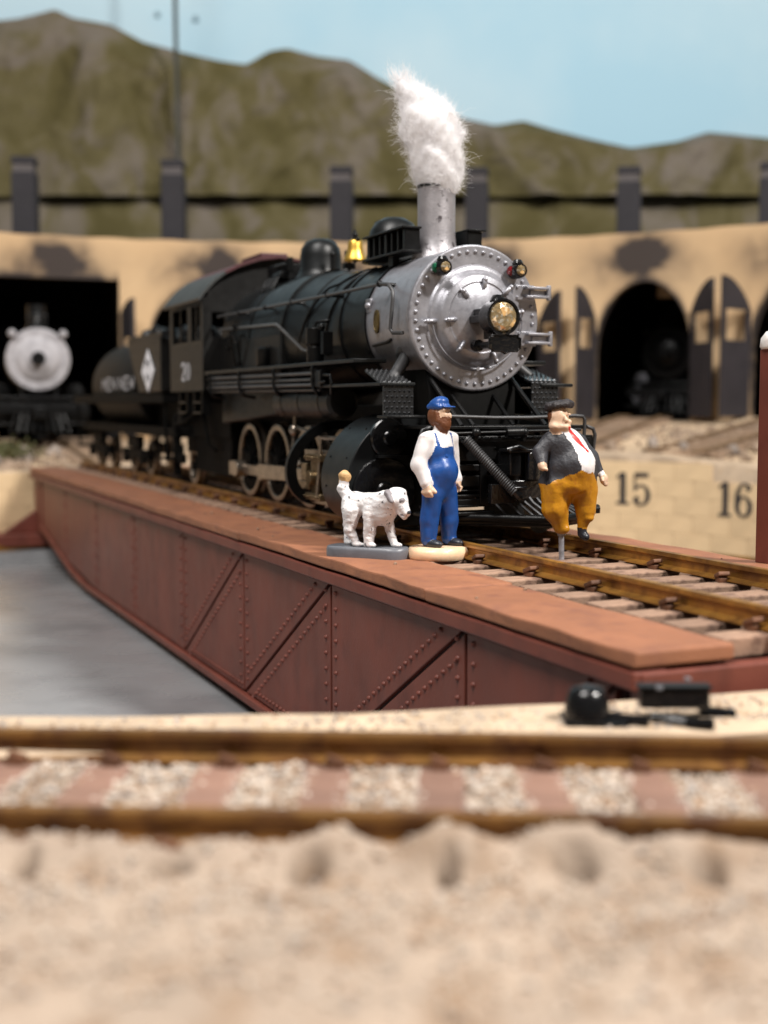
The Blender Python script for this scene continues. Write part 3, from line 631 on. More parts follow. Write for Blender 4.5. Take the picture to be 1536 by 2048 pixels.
mb = MB(); mb.box((-7.58, -3.14, -.535), (.36, .44, .03), rz=-.42); mk('base_plate', mb, BLACK, pm, bevel=.008, smooth=0)
mb = MB(); mb.box((-7.45, -2.55, -.32), (.165, .53, .02), rz=-.42); mk('box_lid', mb, BLACK, pm, bevel=.006, smooth=0)
for q in (-.2, .2): mb = MB(); mb.cyl((-7.45 - q * .41, -2.55 - q * .91 * -1, -.31), (-7.45 - q * .41, -2.55 + q * .91, -.29), .025, n=8); mk('lid_screw', mb, SILV, pm, smooth=0)
# ---------------------------------------------------------------- steam locomotive
lo = empty('steam_locomotive', (-19, 0, 0), 'black steam locomotive with silver smokebox, brass bell and gold headlight on the turntable', 'locomotive')
AZ = 2.864; FX = -15.45; AXX = (1, 0, 0)
def part(name, mb, m, bevel=0, smooth=35, par=None, **k): return mk(name, mb, m, par or lo, bevel, smooth, **k)
# boiler courses along the axis
mb = MB(); mb.lathe([(.2, -23.75), (1.12, -23.75), (1.12, -20.4), (1.06, -20.1), (.965, -18.9), (.945, -18.4), (.94, -17.0)], (0, 0, AZ), AXX, 72); boiler = part('boiler', mb, BOILER)
for x, r in ((-18.05, .945), (-19.35, .99), (-20.3, 1.10), (-22.0, 1.12)):
    mb = MB(); mb.lathe([(r, -.045), (r + .022, -.04), (r + .022, .04), (r, .045)], (x, 0, AZ), AXX, 72, close=False); part('boiler_band', mb, BLACK, par=boiler)
mb = MB(); mb.lathe([(.9, -.06), (.985, -.055), (.985, .055), (.9, .06)], (-17.03, 0, AZ), AXX, 72, close=False); part('boiler_band', mb, BLACK, par=boiler)
# firebox sides below the boiler
mb = MB(); mb.prism([(-23.7, 1.35), (-20.25, 1.55), (-20.25, 2.9), (-23.7, 2.9)], 'y', -1.13, 1.13); part('firebox', mb, CABP, bevel=.03)
# smokebox and its front
mb = MB(); mb.lathe([(.955, -17.0), (.955, -15.52)], (0, 0, AZ), AXX, 80, close=False); smoke = part('smokebox', mb, SILV)
mb = MB(); mb.lathe([(.94, -.10), (.972, -.095), (.983, -.06), (.983, -.035), (.972, -.01), (.955, 0), (.715, 0), (.70, .012), (.685, .03), (.66, .04), (.635, .055), (.60, .10), (.575, .135), (.545, .155), (.50, .165), (.478, .172), (.462, .16), (.447, .162), (.43, .172), (.35, .205), (.2, .235), (0, .245)], (FX, 0, AZ), AXX, 96); front = part('smokebox_front', mb, SILV, smooth=28)
mb = MB()
for k in range(46):
    t = 2 * math.pi * (k + .5) / 46; mb.lathe([(.030, -.005), (.028, .012), (.018, .026), (0, .031)], (FX, .885 * math.cos(t), AZ + .885 * math.sin(t)), AXX, 8)
part('bolts', mb, SILV, smooth=60, kind='stuff', par=front)
for y, z in ((.037, 3.31), (-.25, 3.16), (-.705, 2.80), (-.45, 2.82), (.62, 2.95), (.40, 3.24), (-.30, 2.47), (.2, 2.33)):
    d = Vector((0, y, z - AZ)); l = d.length; d.normalize(); off = .17 if l < .6 else .06; mb = MB(); c = Vector((FX + off, 0, AZ))
    mb.tube([c + d * (l - .085), c + d * (l - .04) + V(.035, 0, 0), c + d * (l + .04) + V(.035, 0, 0), c + d * (l + .085)], [.022, .034, .034, .022], 8); mb.sph(c + d * (l + .05) + V(.045, 0, 0), .035, n=8); part('door_clamp', mb, SILV, smooth=60, par=front)
mb = MB(); pth = arc((0, AZ), .685, 185, 372, 44, 'yz', FX + .085); mb.tube(pth, .014, 6)
for a in (187, 270, 360): p = arc((0, AZ), .685, a, a, 1, 'yz', FX + .08)[0]; mb.cyl((FX + .01, p[1], p[2]), (FX + .10, p[1], p[2]), .026, n=8)
part('door_handrail', mb, SILV, smooth=60, par=front)
for z in (3.225, 2.60):
    y = math.sqrt(.98 ** 2 - (z - AZ) ** 2); mb = MB(); mb.box((FX + .03, y - .20, z), (.06, .34, .20)); mb.box((FX + .10, y - .02, z + .06), (.10, .36, .035)); mb.box((FX + .10, y - .02, z - .06), (.10, .36, .035)); mb.box((FX + .06, y + .02, z), (.06, .26, .07)); mb.cyl((FX + .12, y + .16, z - .10), (FX + .12, y + .16, z + .10), .035, n=8)
    for by in (-.30, -.12):
        for bz in (-.065, .065): mb.sph((FX + .07, y + by, z + bz), .022, n=6)
    part('door_hinge', mb, SILV, bevel=.008, par=front)
# stack with flared base
mb = MB(); SX = -16.66
mb.lathe([(.40, -.10), (.36, -.02), (.315, .08), (.285, .18), (.272, .3), (.268, .95), (.262, 1.0), (.21, 1.0), (.20, .6)], (SX, 0, 3.79), (0, 0, 1), 40); stack = part('smokestack', mb, STACKM, smooth=45)
mb = MB(); mb.lathe([(.262, 0), (.274, .0), (.276, .035), (.262, .045), (.215, .045)], (SX, 0, 4.765), (0, 0, 1), 40, close=False); part('stack_rim', mb, BLACK, par=stack)
# builder plates, small fittings on the smokebox side
def onside(x, z, r=.96): return V(x, -math.sqrt(r * r - (z - AZ) ** 2), z)
mb = MB(); mb.lathe([(.13, -.01), (.13, .012), (.10, .02), (.095, .012), (0, .012)], (0, 0, 0), (0, -1, 0), 28)
c = onside(-16.58, 2.86); mb.v = [(c.x + p[0] * .72, c.y + p[1], c.z + p[2] * 1.28) for p in mb.v]; part('builder_plate', mb, BADGE, par=smoke)
mb = MB(); c = onside(-16.92, 3.10); mb.box(c, (.17, .05, .20)); mb.sph(c + V(.03, -.03, 0), .055, n=8); part('washout_plug', mb, SILV, bevel=.01, par=smoke)
mb = MB(); c = onside(-16.35, 2.56); mb.tube([c + V(-.45, -.01, -.03), c + V(.05, -.02, 0), c + V(.2, -.02, .03)], .022, 6); part('grab_lever', mb, BLACK, par=smoke)
for sd in (-1, 1):                                  # exhaust pipes and smokebox braces down to the deck
    mb = MB(); mb.cyl((-15.98, sd * .78, 2.36), (-15.72, sd * 1.12, 2.0), .085, .085, 14); mb.lathe([(.18, 0), (.17, .04), (.12, .07)], (-16.0, sd * .74, 2.38), (.5, sd * .6, -.6), 16); part('steam_pipe', mb, PIPE, smooth=50)
    mb = MB(); mb.cyl((-15.62, sd * .62, 2.10), (-14.62, sd * .62, 1.42), .035, n=8); part('smokebox_brace', mb, BLACK)
    mb = MB(); mb.cyl((-15.75, sd * .32, 1.98), (-14.9, sd * .30, 1.42), .03, n=8); part('smokebox_brace', mb, BLACK)
# classification lamps
for sd, jm in ((-1, GREENJ), (1, REDJ)):
    c = V(-15.30, sd * .565, 3.50); mb = MB(); mb.lathe([(.085, -.12), (.105, -.10), (.105, .04), (.085, .08), (.092, .10), (.075, .10), (.06, .085)], c, AXX, 16); mb.cyl(c + V(-.1, 0, -.03), c + V(-.28, -.0, -.12), .035, n=8); mb.lathe([(.075, .09), (.08, .105), (.05, .15), (0, .16)], c, (0, 0, 1), 10)
    ml = part('marker_lamp', mb, GLOSSB, smooth=40)
    mb = MB(); mb.lathe([(.075, .095), (.05, .125), (0, .135)], c, AXX, 8); part('lens', mb, JEWEL, smooth=0, par=ml)
    mb = MB(); mb.lathe([(.07, .085), (.05, .125), (0, .13)], c + V(-.03, 0, 0), (0, -1, 0), 8); part('side_lens', mb, jm, smooth=0, par=ml)
# headlight on its bracket, with number board below
c = V(-14.80, .0, 2.832); mb = MB(); mb.lathe([(.13, -.20), (.21, -.16), (.228, -.10), (.228, .10), (.238, .12), (.238, .15), (.208, .15), (.20, .11)], c, AXX, 32); hl = part('headlight', mb, GLOSSB, smooth=35)
mb = MB(); R0 = [(.206, .115), (.185, .152), (.13, .176), (0, .16)]; n = 12; vs = []
for i, (r, h) in enumerate(R0):
    for k in range(n): t = 2 * math.pi * (k + .5 * (i % 2)) / n; vs.append(c + V(h, r * math.cos(t), r * math.sin(t)))
fs = []
for i in range(3):
    for k in range(n):
        l = (k + 1) % n
        if i % 2 == 0: fs += [(i * n + k, i * n + l, (i + 1) * n + k), (i * n + l, (i + 1) * n + l, (i + 1) * n + k)]
        else: fs += [(i * n + k, (i + 1) * n + l, (i + 1) * n + k), (i * n + k, i * n + l, (i + 1) * n + l)]
mb.add(vs, fs); part('lens', mb, JEWEL, smooth=0, par=hl)
mb = MB(); mb.lathe([(.10, .06), (.11, .075), (.06, .15), (0, .16)], c + V(-.02, 0, .14), (0, 0, 1), 12); part('vent', mb, GLOSSB, smooth=50, par=hl)
mb = MB(); mb.box((-15.04, -.06, 2.82), (.36, .30, .10)); mb.box((-15.06, -.13, 2.90), (.30, .05, .12)); mb.box((-15.0, .09, 2.86), (.3, .05, .16)); mb.box((-14.95, 0, 2.66), (.22, .16, .20)); part('headlight_bracket', mb, GLOSSB, bevel=.012)
pl = [(-.235, .0), (-.235, .075), (-.20, .085), (-.19, .115), (-.06, .115), (0, .135), (.06, .115), (.19, .115), (.20, .085), (.235, .075), (.235, -.075), (.20, -.085), (.19, -.115), (.06, -.115), (0, -.145), (-.06, -.115), (-.19, -.115), (-.20, -.085), (-.235, -.075)]
mb = MB(); mb.prism([(y, 2.49 + z) for y, z in pl], 'x', -14.60, -14.64); nb = part('number_board', mb, GLOSSB, bevel=.008)
mb = MB(); mb.tube([(-14.59, y, 2.49 + z) for y, z in [(p[0] * .93, p[1] * .9) for p in pl]], .011, 5, closed=True); part('rim', mb, GLOSSB, smooth=60, par=nb)
mb = MB(); mb.cyl((-15.2, -.12, 2.48), (-14.63, -.05, 2.48), .045, n=8); mb.cyl((-15.2, -.12, 2.48), (-15.1, -.12, 2.48), .08, n=10); part('board_arm', mb, GLOSSB, par=nb)
# domes, bell, turret
mb = MB(); mb.lathe([(.50, -.12), (.43, -.05), (.405, .04), (.40, .22), (.37, .36), (.29, .48), (.16, .555), (0, .58)], (-18.15, 0, 3.99), (0, 0, 1), 40); sd_ = part('sand_dome', mb, BOILER, smooth=60)
mb = MB(); mb.tube([(-18.5, -.12, 4.42), (-18.62, -.12, 4.47), (-18.6, -.12, 4.53), (-18.42, -.12, 4.54)], .014, 6); part('filler_handle', mb, BLACK, smooth=60, par=sd_)
mb = MB(); mb.lathe([(.48, -.12), (.41, -.05), (.37, .05), (.365, .28), (.34, .42), (.27, .52), (.14, .585), (0, .60)], (-21.33, 0, 4.02), (0, 0, 1), 40); part('steam_dome', mb, BOILER, smooth=60)
for sd in (-1, 1):                                  # slatted sand box frames either side of the dome
    y = -.50 if sd < 0 else .5; x0, x1 = (-17.85, -16.40) if sd < 0 else (-17.6, -16.35); zt = 4.17
    mb = MB(); mb.box(((x0 + x1) / 2, y, zt), (x1 - x0, .30, .03)); mb.box(((x0 + x1) / 2, y, zt - .33), (x1 - x0, .30, .035)); mb.box(((x0 + x1) / 2, y + .13 * -sd, zt - .16), (x1 - x0 - .1, .03, .30))
    fr = part('sand_box_frame', mb, BLACK, bevel=.006)
    for i in range(7):
        x = x0 + .08 + (x1 - x0 - .16) * i / 6; mb = MB(); mb.box((x, y + .02 * -sd, zt - .165), (.05 if i % 3 else .09, .22, .29)); part('slat', mb, BLACK, bevel=.006, par=fr)
    mb = MB(); mb.box(((x0 + x1) / 2 + .05, y + .02, zt - .50), (.16, .10, .40)); mb.sph(((x0 + x1) / 2 + .05, y - .04, zt - .62), .06, n=8); part('stand', mb, BLACK, par=fr)
bc = V(-19.72, 0, 4.07)
mb = MB(); mb.lathe([(.19, 0), (.185, .03), (.15, .10), (.128, .2), (.122, .28), (.11, .315), (.06, .34), (0, .345)], bc, (0, 0, 1), 32, close=False); mb.lathe([(.175, .005), (.12, .1), (.1, .3), (0, .3)], bc, (0, 0, 1), 24, close=False); bell = part('bell', mb, GOLD, smooth=60)
mb = MB(); mb.sph(bc + V(0, 0, -.0), .04, n=8); mb.cyl(bc + V(0, 0, .02), bc + V(0, 0, .25), .015, n=6); part('clapper', mb, BLACK, smooth=60, par=bell)
mb = MB(); mb.tube([bc + V(-.26, 0, -.22), bc + V(-.27, 0, .18), bc + V(-.16, 0, .30), bc + V(0, 0, .37), bc + V(.14, 0, .32)], .028, 8); mb.box(bc + V(-.27, 0, .10), (.12, .12, .18)); mb.sph(bc + V(0, 0, .41), .05, n=8); mb.cyl(bc + V(0, 0, .43), bc + V(0, 0, .50), .03, .015, 8); mb.box(bc + V(-.28, 0, -.06), (.10, .2, .10)); part('yoke', mb, BLACK, smooth=45, par=bell)
mb = MB(); mb.box((-22.6, -.18, 4.12), (.8, .5, .28)); mb.cyl((-22.1, -.3, 4.1), (-22.1, -.3, 4.36), .06, n=10); mb.cyl((-22.0, .1, 4.1), (-22.0, .1, 4.4), .07, n=10); mb.cyl((-22.35, -.5, 4.0), (-21.9, -.5, 4.02), .07, n=10)
for k in range(4): mb.tube([(-22.6 + k * .2, -.42, 4.05), (-22.55 + k * .2, -.6, 3.95), (-22.5 + k * .2, -.72, 3.72)], .03, 6); mb.sph((-22.4 + k * .15, -.47, 4.2), .05, n=6)
part('steam_turret', mb, BLACK, bevel=.01)
mb = MB(); mb.cyl((-20.75, 0, 4.0), (-20.75, 0, 4.25), .045, n=8); mb.sph((-20.75, 0, 4.28), .06, n=8); part('whistle', mb, BLACK, smooth=60)
# cab
SW = {-1: MB(), 1: MB()}; CF, CR, CYY = -23.7, -26.2, 1.5
ROOF = [(-1.62, 3.70), (-1.50, 3.86), (-1.31, 4.06), (-1.1, 4.22), (-.78, 4.38), (-.4, 4.5), (0, 4.56)]; ROOF = ROOF + [(-y, z) for y, z in ROOF[-2::-1]]
cabp = empty  # (cab is one part with sub-parts)
for (a, c, z0, z1) in ((CF, CR, 1.97, 2.89), (CF, -23.86, 2.89, 3.62), (-24.52, -24.80, 2.89, 3.62), (-25.98, CR, 2.89, 3.62), (CF, CR, 3.62, 3.74)):
    for s in (-1, 1): SW[s].box2((a, s * CYY, z0), (c, s * (CYY - .07), z1))
cab = part('cab', SW[-1], CABP, smooth=0); mk('side_wall', SW[1], CABP, cab, 0, 0)
mb = MB(); inn = [(-1.43, 3.70), (-1.31, 3.98), (-1.1, 4.15), (-.78, 4.31), (-.4, 4.43), (0, 4.5)]; inn += [(-y, z) for y, z in inn[-2::-1]]
fw = [(-1.45, 1.97)] + inn + [(1.45, 1.97)]
mb.prism([(-1.45, 2.95), *inn[0:1], *inn[1:-1], inn[-1], (1.45, 2.95)], 'x', CF + .0, CF - .06) if 0 else None
def wallx(poly): mb.prism(poly, 'x', CF, CF - .06)
wallx([(-1.44, 1.97), (-.6, 1.97), (-.6, 2.98), (-1.44, 2.98)]); wallx([(.6, 1.97), (1.44, 1.97), (1.44, 3.5), (.6, 3.5)]); wallx([(-1.44, 2.98), (-1.32, 2.98), (-1.32, 3.46), (-1.44, 3.46)]); wallx([(-1.05, 2.98), (-.6, 2.98), (-.6, 3.46), (-1.05, 3.46)])
wallx([(-1.44, 3.46), (1.44, 3.5)] + inn[::-1])
mk('front_wall', mb, CABP, cab, 0, 0)
for (x0, x1) in ((-23.86, -24.52), (-24.80, -25.98)):
    mb = MB(); zc = 3.255
    for z in (2.89, 3.60): mb.box(((x0 + x1) / 2, -1.47, z + .02), (abs(x1 - x0), .05, .04))
    for x in (x0, x1, (x0 + x1) / 2): mb.box((x, -1.475, zc), (.045, .03, .70))
    mk('window_frame', mb, BLACK, cab, 0, 0)
mb = MB(); n = len(ROOF); vs = [(x, y, z) for x in (CF + .18, CR - .12) for y, z in ROOF] + [(x, y * .985, z - .05) for x in (CF + .18, CR - .12) for y, z in ROOF]
fs = []
for i in range(n - 1): fs += [(i, i + 1, n + i + 1, n + i), (2 * n + i, 3 * n + i, 3 * n + i + 1, 2 * n + i + 1), (i, 2 * n + i, 2 * n + i + 1, i + 1), (n + i, n + i + 1, 3 * n + i + 1, 3 * n + i)]
fs += [(0, n, 3 * n, 2 * n), (n - 1, 3 * n - 1, 4 * n - 1, 2 * n - 1)]
mb.add(vs, fs, 0); mb.mi = [1 if (abs(sum(mb.v[i][1] for i in f) / len(f)) < 1.2) and min(mb.v[i][2] for i in f) > 4.05 else 0 for f in mb.f]
mk('cab_roof', mb, [ROOFG, MAROON], cab, 0, 40)
mb = MB(); mb.box((-24.35, -.05, 4.52), (1.25, .55, .20)); mk('roof_hatch', mb, MAROON, cab, .02, 0)
mb = MB(); mb.box2((CF - .07, -1.4, 2.0), (CR, 1.4, 2.05)); mk('cab_floor', mb, BLACK, cab, 0, 0)
for i, ch in enumerate('20'):
    mb = MB(); x = -25.14 + i * .36; digit(mb, ch, lambda u, w, x=x: (x + u * .6, -1.505, 2.18 + w * .36)); mk('cab_number', mb, LETT, cab, smooth=0, recalc=False)
for x in (-24.1, -25.2):
    mb = MB()
    for z in (1.55, 1.75): mb.box((x - .0, -1.42, z), (.55, .2, .03))
    for dx in (-.28, .28): mb.box((x + dx, -1.42, 1.76), (.03, .16, .46))
    part('cab_step', mb, BLACK)
# running boards, pipes, hangers
for s in (-1, 1):
    mb = MB(); mb.box2((-23.6, s * 1.50, 2.27), (-16.1, s * 1.02, 2.325)); part('running_board', mb, BOILER, bevel=.01)
    mb = MB(); mb.box2((-17.7, s * 1.46, 1.945), (-15.3, s * .95, 1.99)); part('front_step_board', mb, BOILER, bevel=.01)
for i, (z, y) in enumerate(((2.19, -1.47), (2.10, -1.45), (2.02, -1.47), (1.95, -1.42))):
    mb = MB(); mb.cyl((-23.4, y, z), (-17.6, y, z - .03), .026, n=8); part('pipe', mb, PIPE, smooth=50)
for x in (-23.2, -21.35, -19.48, -17.7):
    mb = MB(); mb.tube([(x, -1.50, 2.27), (x, -1.52, 2.2), (x, -1.50, 2.15), (x, -1.52, 2.06), (x, -1.50, 1.96), (x - .04, -1.42, 1.86), (x - .05, -1.2, 1.82)], .028, 6); part('pipe_hanger', mb, BOILER, smooth=50)
mb = MB(); mb.lathe([(.0, -.02), (.2, 0), (.25, .04), (.25, 2.5), (.2, 2.55), (0, 2.56)], (-19.9, -1.16, 1.74), AXX, 24); at_ = part('air_reservoir', mb, CABP, smooth=40)
for x in (-19.5, -18.7, -17.8): mb = MB(); mb.lathe([(.262, -.03), (.262, .03)], (x, -1.16, 1.74), AXX, 24, close=False); part('strap', mb, BLACK, par=at_)
mb = MB(); mb.box((-17.55, -1.42, 2.08), (.30, .16, .24)); mb.tube([(-17.4, -1.45, 2.13), (-17.1, -1.46, 2.12), (-17.05, -1.46, 2.0), (-17.2, -1.4, 1.85)], .03, 6); mb.tube([(-17.45, -1.5, 2.02), (-17.2, -1.5, 2.03)], .022, 6); part('lubricator', mb, BLACK, bevel=.012)
mb = MB(); mb.tube([(-23.6, -1.17, 3.12), (-20.3, -1.19, 3.03), (-20.15, -1.18, 2.98), (-19.4, -1.05, 2.58), (-19.25, -1.03, 2.55), (-18.4, -1.03, 2.53)], .024, 8); part('feed_pipe', mb, mat('bare grey pipe', (.10, .10, .10), .35, .4), smooth=60)
# air pump standing on the board by the boiler side
mb = MB(); mb.cyl((-18.35, -1.22, 2.34), (-18.35, -1.22, 2.58), .13, n=14); mb.cyl((-18.35, -1.22, 2.62), (-18.35, -1.22, 2.86), .14, n=14); mb.cyl((-18.35, -1.22, 2.56), (-18.35, -1.22, 2.64), .09, n=12); mb.tube([(-18.35, -1.22, 2.88), (-18.35, -1.2, 2.95), (-18.2, -1.05, 2.97)], .03, 6); mb.box((-18.02, -1.16, 2.62), (.12, .16, .34)); mb.sph((-18.02, -1.24, 2.86), .06, n=8)
part('air_pump', mb, BLACK, bevel=.01)
mb = MB(); mb.tube([(-22.4, -1.16, 2.4), (-22.3, -1.25, 2.8), (-22.6, -1.24, 3.0), (-23.3, -1.2, 2.9)], .03, 6); mb.tube([(-22.7, -1.16, 2.4), (-22.7, -1.25, 2.9)], .03, 6)
for k in range(4): mb.sph((-22.9 + k * .15, -1.24, 2.75 + .12 * k), .06, n=6)
ib = mb; mb = MB(); mb.lathe([(.12, 0), (.13, .02), (.13, .3), (.06, .34)], (-20.9, -1.2, 2.35), (0, 0, 1), 12); part('oil_cup', mb, BLACK); mb = ib
part('injector', mb, BLACK)
# boiler handrail with stanchions, turned down over the smokebox
mb = MB(); hp = [(-23.6, -1.22, 3.36), (-17.6, -1.07, 3.345), (-16.2, -1.06, 3.345), (-15.95, -1.06, 3.32), (-15.80, -1.06, 3.22), (-15.78, -1.07, 3.1), (-15.84, -1.08, 2.72), (-15.80, -1.06, 2.66), (-15.56, -1.02, 2.65)]
mb.tube(hp, .026, 8); hr = part('handrail', mb, PIPE, smooth=60)
for x, y in ((-22.3, -1.2), (-20.9, -1.17), (-19.7, -1.11), (-18.2, -1.07), (-16.25, -1.06)):
    mb = MB(); mb.sph((x, y, 3.35), .05, n=8); mb.cyl((x, y, 3.35), (x, y + .26, 3.34), .028, n=8); part('stanchion', mb, BLACK, smooth=50, par=hr)
# sand pipes over the boiler flank
for x0, x1 in ((-18.1, -18.7), (-18.4, -19.9)):
    mb = MB(); mb.tube([(x0 + (x1 - x0) * t, -(.96 + .06 * (x0 + (x1 - x0) * t < -18.8)) * math.sin(a), AZ + (.97 + .06 * (x0 + (x1 - x0) * t < -18.8)) * math.cos(a)) for t, a in [(i / 12, R_(18 + i * 8)) for i in range(13)]], .022, 6); part('sand_pipe', mb, BLACK, smooth=60)
# cylinder blocks
CP = [(.70, 1.56), (1.02, 1.57), (1.26, 1.52), (1.46, 1.40), (1.64, 1.22), (1.76, 1.02), (1.83, .82), (1.84, .62), (1.80, .42), (1.70, .25), (1.55, .13), (1.35, .07), (.70, .07)]
import itertools
def smoothpoly(P, it=2):
    for _ in range(it):
        Q = [P[0]]
        for a, c in zip(P[:-1], P[1:]): Q += [(a[0] * .75 + c[0] * .25, a[1] * .75 + c[1] * .25), (a[0] * .25 + c[0] * .75, a[1] * .25 + c[1] * .75)]
        P = Q + [P[-1]]
    return P
for s in (-1, 1):
    pr = smoothpoly(CP); mb = MB(); mb.prism([(s * y, z) for y, z in pr], 'x', -16.5, -15.5); cy = part('cylinder_block', mb, BOILER, bevel=.015)
    mb = MB(); mb.lathe([(.45, 0), (.45, .03), (.43, .045), (.12, .05), (.1, .07), (0, .07)], (-15.5, s * 1.32, .56), AXX, 36); part('cylinder_head', mb, GLOSSB, par=cy)
    mb = MB(); mb.lathe([(.27, 0), (.27, .05), (.25, .07), (.1, .075), (.08, .10), (0, .1)], (-15.5, s * 1.26, 1.26), AXX, 30); part('valve_head', mb, GLOSSB, par=cy)
    mb = MB(); mb.box((-15.42, s * 1.15, 1.02), (.14, .62, .035)); part('head_step', mb, BLACK, par=cy)
    mb = MB()
    for x in (-16.3, -15.72):
        for k in (14, 22, 30): y, z = pr[min(k, len(pr) - 1)]; mb.sph((x, s * y, z), .018, n=6)
    part('jacket_screws', mb, BOILER, par=cy, kind='stuff')
    # guide yoke: curved plate behind the cylinder
    pin = [(y - .17 * (1 if 5 < i < 40 else .6), .06 + z * .93) for i, (y, z) in enumerate(pr)]
    mb = MB(); K = len(pr); yo = [(s * (.70 + (y - .70) * .96), .12 + z * .86) for y, z in pr]; yi = [(s * (.70 + (y - .70) * .82), .78 + (z - .78) * .70) for y, z in pr]
    vs = [(x, *p) for x in (-18.16, -18.06) for p in yo] + [(x, *p) for x in (-18.16, -18.06) for p in yi]
    for i in range(K - 1): mb.f += [(i, i + 1, K + i + 1, K + i), (2 * K + i, 3 * K + i, 3 * K + i + 1, 2 * K + i + 1), (i, 2 * K + i, 2 * K + i + 1, i + 1), (K + i, K + i + 1, 3 * K + i + 1, 3 * K + i)]
    mb.v = vs; mb.mi = [0] * len(mb.f); part('guide_yoke', mb, BLACK)
    for z in (.98, .28): mb = MB(); mb.box2((-18.3, s * 1.42, z - .05), (-16.5, s * 1.30, z + .05)); part('guide_bar', mb, NICK, bevel=.01)
    mb = MB(); mb.box((-17.72, s * 1.40, .62), (.30, .16, .62)); mb.box((-17.72, s * 1.45, .92), (.62, .12, .10)); mb.box((-17.72, s * 1.45, .34), (.62, .12, .10)); mb.cyl((-17.77, s * 1.3, .62), (-17.77, s * 1.56, .62), .11, n=12); mb.box((-18.1, s * 1.44, .70), (.22, .14, .26)); mb.box((-18.12, s * 1.46, .50), (.5, .10, .12))
    for k in range(6): mb.sph((-17.99 + k * .11, s * 1.53, .92), .022, n=6); mb.sph((-17.99 + k * .11, s * 1.53, .34), .022, n=6)
    part('crosshead', mb, BRONZE, bevel=.012)
    mb = MB(); mb.cyl((-17.5, s * 1.36, .62), (-16.4, s * 1.36, .60), .05, n=10); part('piston_rod', mb, NICK, smooth=50)
    mb = MB(); mb.prism([(-17.6, .52), (-17.6, .72), (-21.2, .68), (-21.2, .42)], 'y', s * 1.24, s * 1.17); part('main_rod', mb, NICK, bevel=.012)
    mb = MB(); mb.box2((-22.95, s * 1.10, .44), (-18.0, s * 1.03, .62)); mb.box((-23.0, s * 1.08, .53), (.36, .16, .26))
    for x in (-22.85, -21.25, -19.65, -18.05): mb.cyl((x + .0, s * 1.0, .53), (x, s * (1.17 if x < -20 else 1.14), .53), .15, n=14)
    mb.cyl((-22.6, s * 1.02, .53), (-22.6, s * 1.22, .53), .14, n=14); part('side_rod', mb, NICK, bevel=.012)
    mb = MB(); mb.tube([(-16.5, s * 1.2, 1.22), (-18.0, s * 1.22, 1.2), (-19.2, s * 1.24, 1.35)], .035, 6); mb.tube([(-19.2, s * 1.24, 1.55), (-19.25, s * 1.26, 1.0), (-19.0, s * 1.24, .75)], .04, 6); mb.tube([(-17.55, s * 1.5, .34), (-17.5, s * 1.45, 1.2)], .03, 6); mb.sph((-16.95, s * 1.28, 1.22), .09, n=8); mb.sph((-19.2, s * 1.26, 1.3), .10, n=8); part('valve_gear', mb, NICK, smooth=50)
# wheels: rim, spokes, counterweight
def wheel(x, s, r, spokes, nm, par, m=NICK, y0=.76, dark=UNDER):
    mb = MB(); o = V(x, s * y0, r - .0)
    mb.lathe([(r - .11, -.02), (r + .035, -.05), (r + .03, -.02), (r, 0.0), (r - .01, .10), (r - .09, .11), (r - .11, .10)], o, (0, s, 0), 40, close=False); mb.lathe([(r - .11, .10), (r - .13, .04), (r - .11, -.02)], o, (0, s, 0), 40, close=False)
    w = mk(nm, mb, m, par, 0, 40)
    mb = MB(); mb.cyl(o + V(0, -s * .02, 0), o + V(0, s * .13, 0), r * .2, n=14)
    for k in range(spokes): t = 2 * math.pi * k / spokes + .2; d = V(math.cos(t), 0, math.sin(t)); mb.cyl(o + d * r * .15 + V(0, s * .04, 0), o + d * (r - .10) + V(0, s * .04, 0), .045, .035, 6)
    if spokes > 9:
        pts = [(math.cos(R_(a)) * rr, math.sin(R_(a)) * rr) for rr, a0, a1 in ((r - .12, 200, 300), (r * .55, 300, 200)) for a in np.linspace(a0, a1, 10)]
        mb.prism([(o.x + p[0], o.z + p[1]) for p in pts], 'y', o.y + s * .01, o.y + s * .09)
    mk('wheel_centre', mb, dark, w, 0, 40); return w
for x in (-22.85, -21.25, -19.65, -18.05):
    for s in (-1, 1): wheel(x, s, .685, 12, 'driving_wheel', lo)
    mb = MB(); mb.cyl((x, -.76, .685), (x, .76, .685), .1, n=10); part('axle', mb, UNDER, smooth=50)
for x, r in ((-26.8, .40), (-14.95, .36)):
    for s in (-1, 1): wheel(x, s, r, 0, 'truck_wheel', lo)
mb = MB(); mb.box2((-26.6, -.62, .50), (-14.9, .62, 1.3)); mb.box2((-27.2, -.9, .7), (-25.9, .9, 1.05)); mb.box2((-26.4, -1.0, 1.05), (-23.6, 1.0, 1.75)); mb.box2((-23.4, -.6, 1.2), (-16.0, .6, 1.7)); mb.prism([(-16.8, 1.3), (-15.5, 1.3), (-15.5, 1.9), (-15.7, 2.3), (-16.7, 2.3), (-16.8, 1.9)], 'y', -.66, .66); part('frame', mb, UNDER, bevel=.02)
mb = MB(); mb.prism([(-26.3, .35), (-23.8, .30), (-23.6, 1.4), (-26.3, 1.4)], 'y', -.95, .95); part('ash_pan', mb, UNDER, bevel=.02)
mb = MB(); mb.box((-27.1, -1.15, .85), (.12, .16, 1.3)); mb.box((-26.9, -1.12, .55), (.5, .12, .2)); mb.box((-26.3, -1.2, 1.5), (.4, .2, .3)); mb.tube([(-27.0, -1.2, 1.3), (-26.0, -1.3, 1.35), (-25.0, -1.2, 1.6)], .035, 6); mb.tube([(-25.2, -1.1, 1.7), (-24.8, -1.1, .9), (-24.4, -1.05, .8)], .04, 6); part('truck_gear', mb, UNDER, bevel=.01)
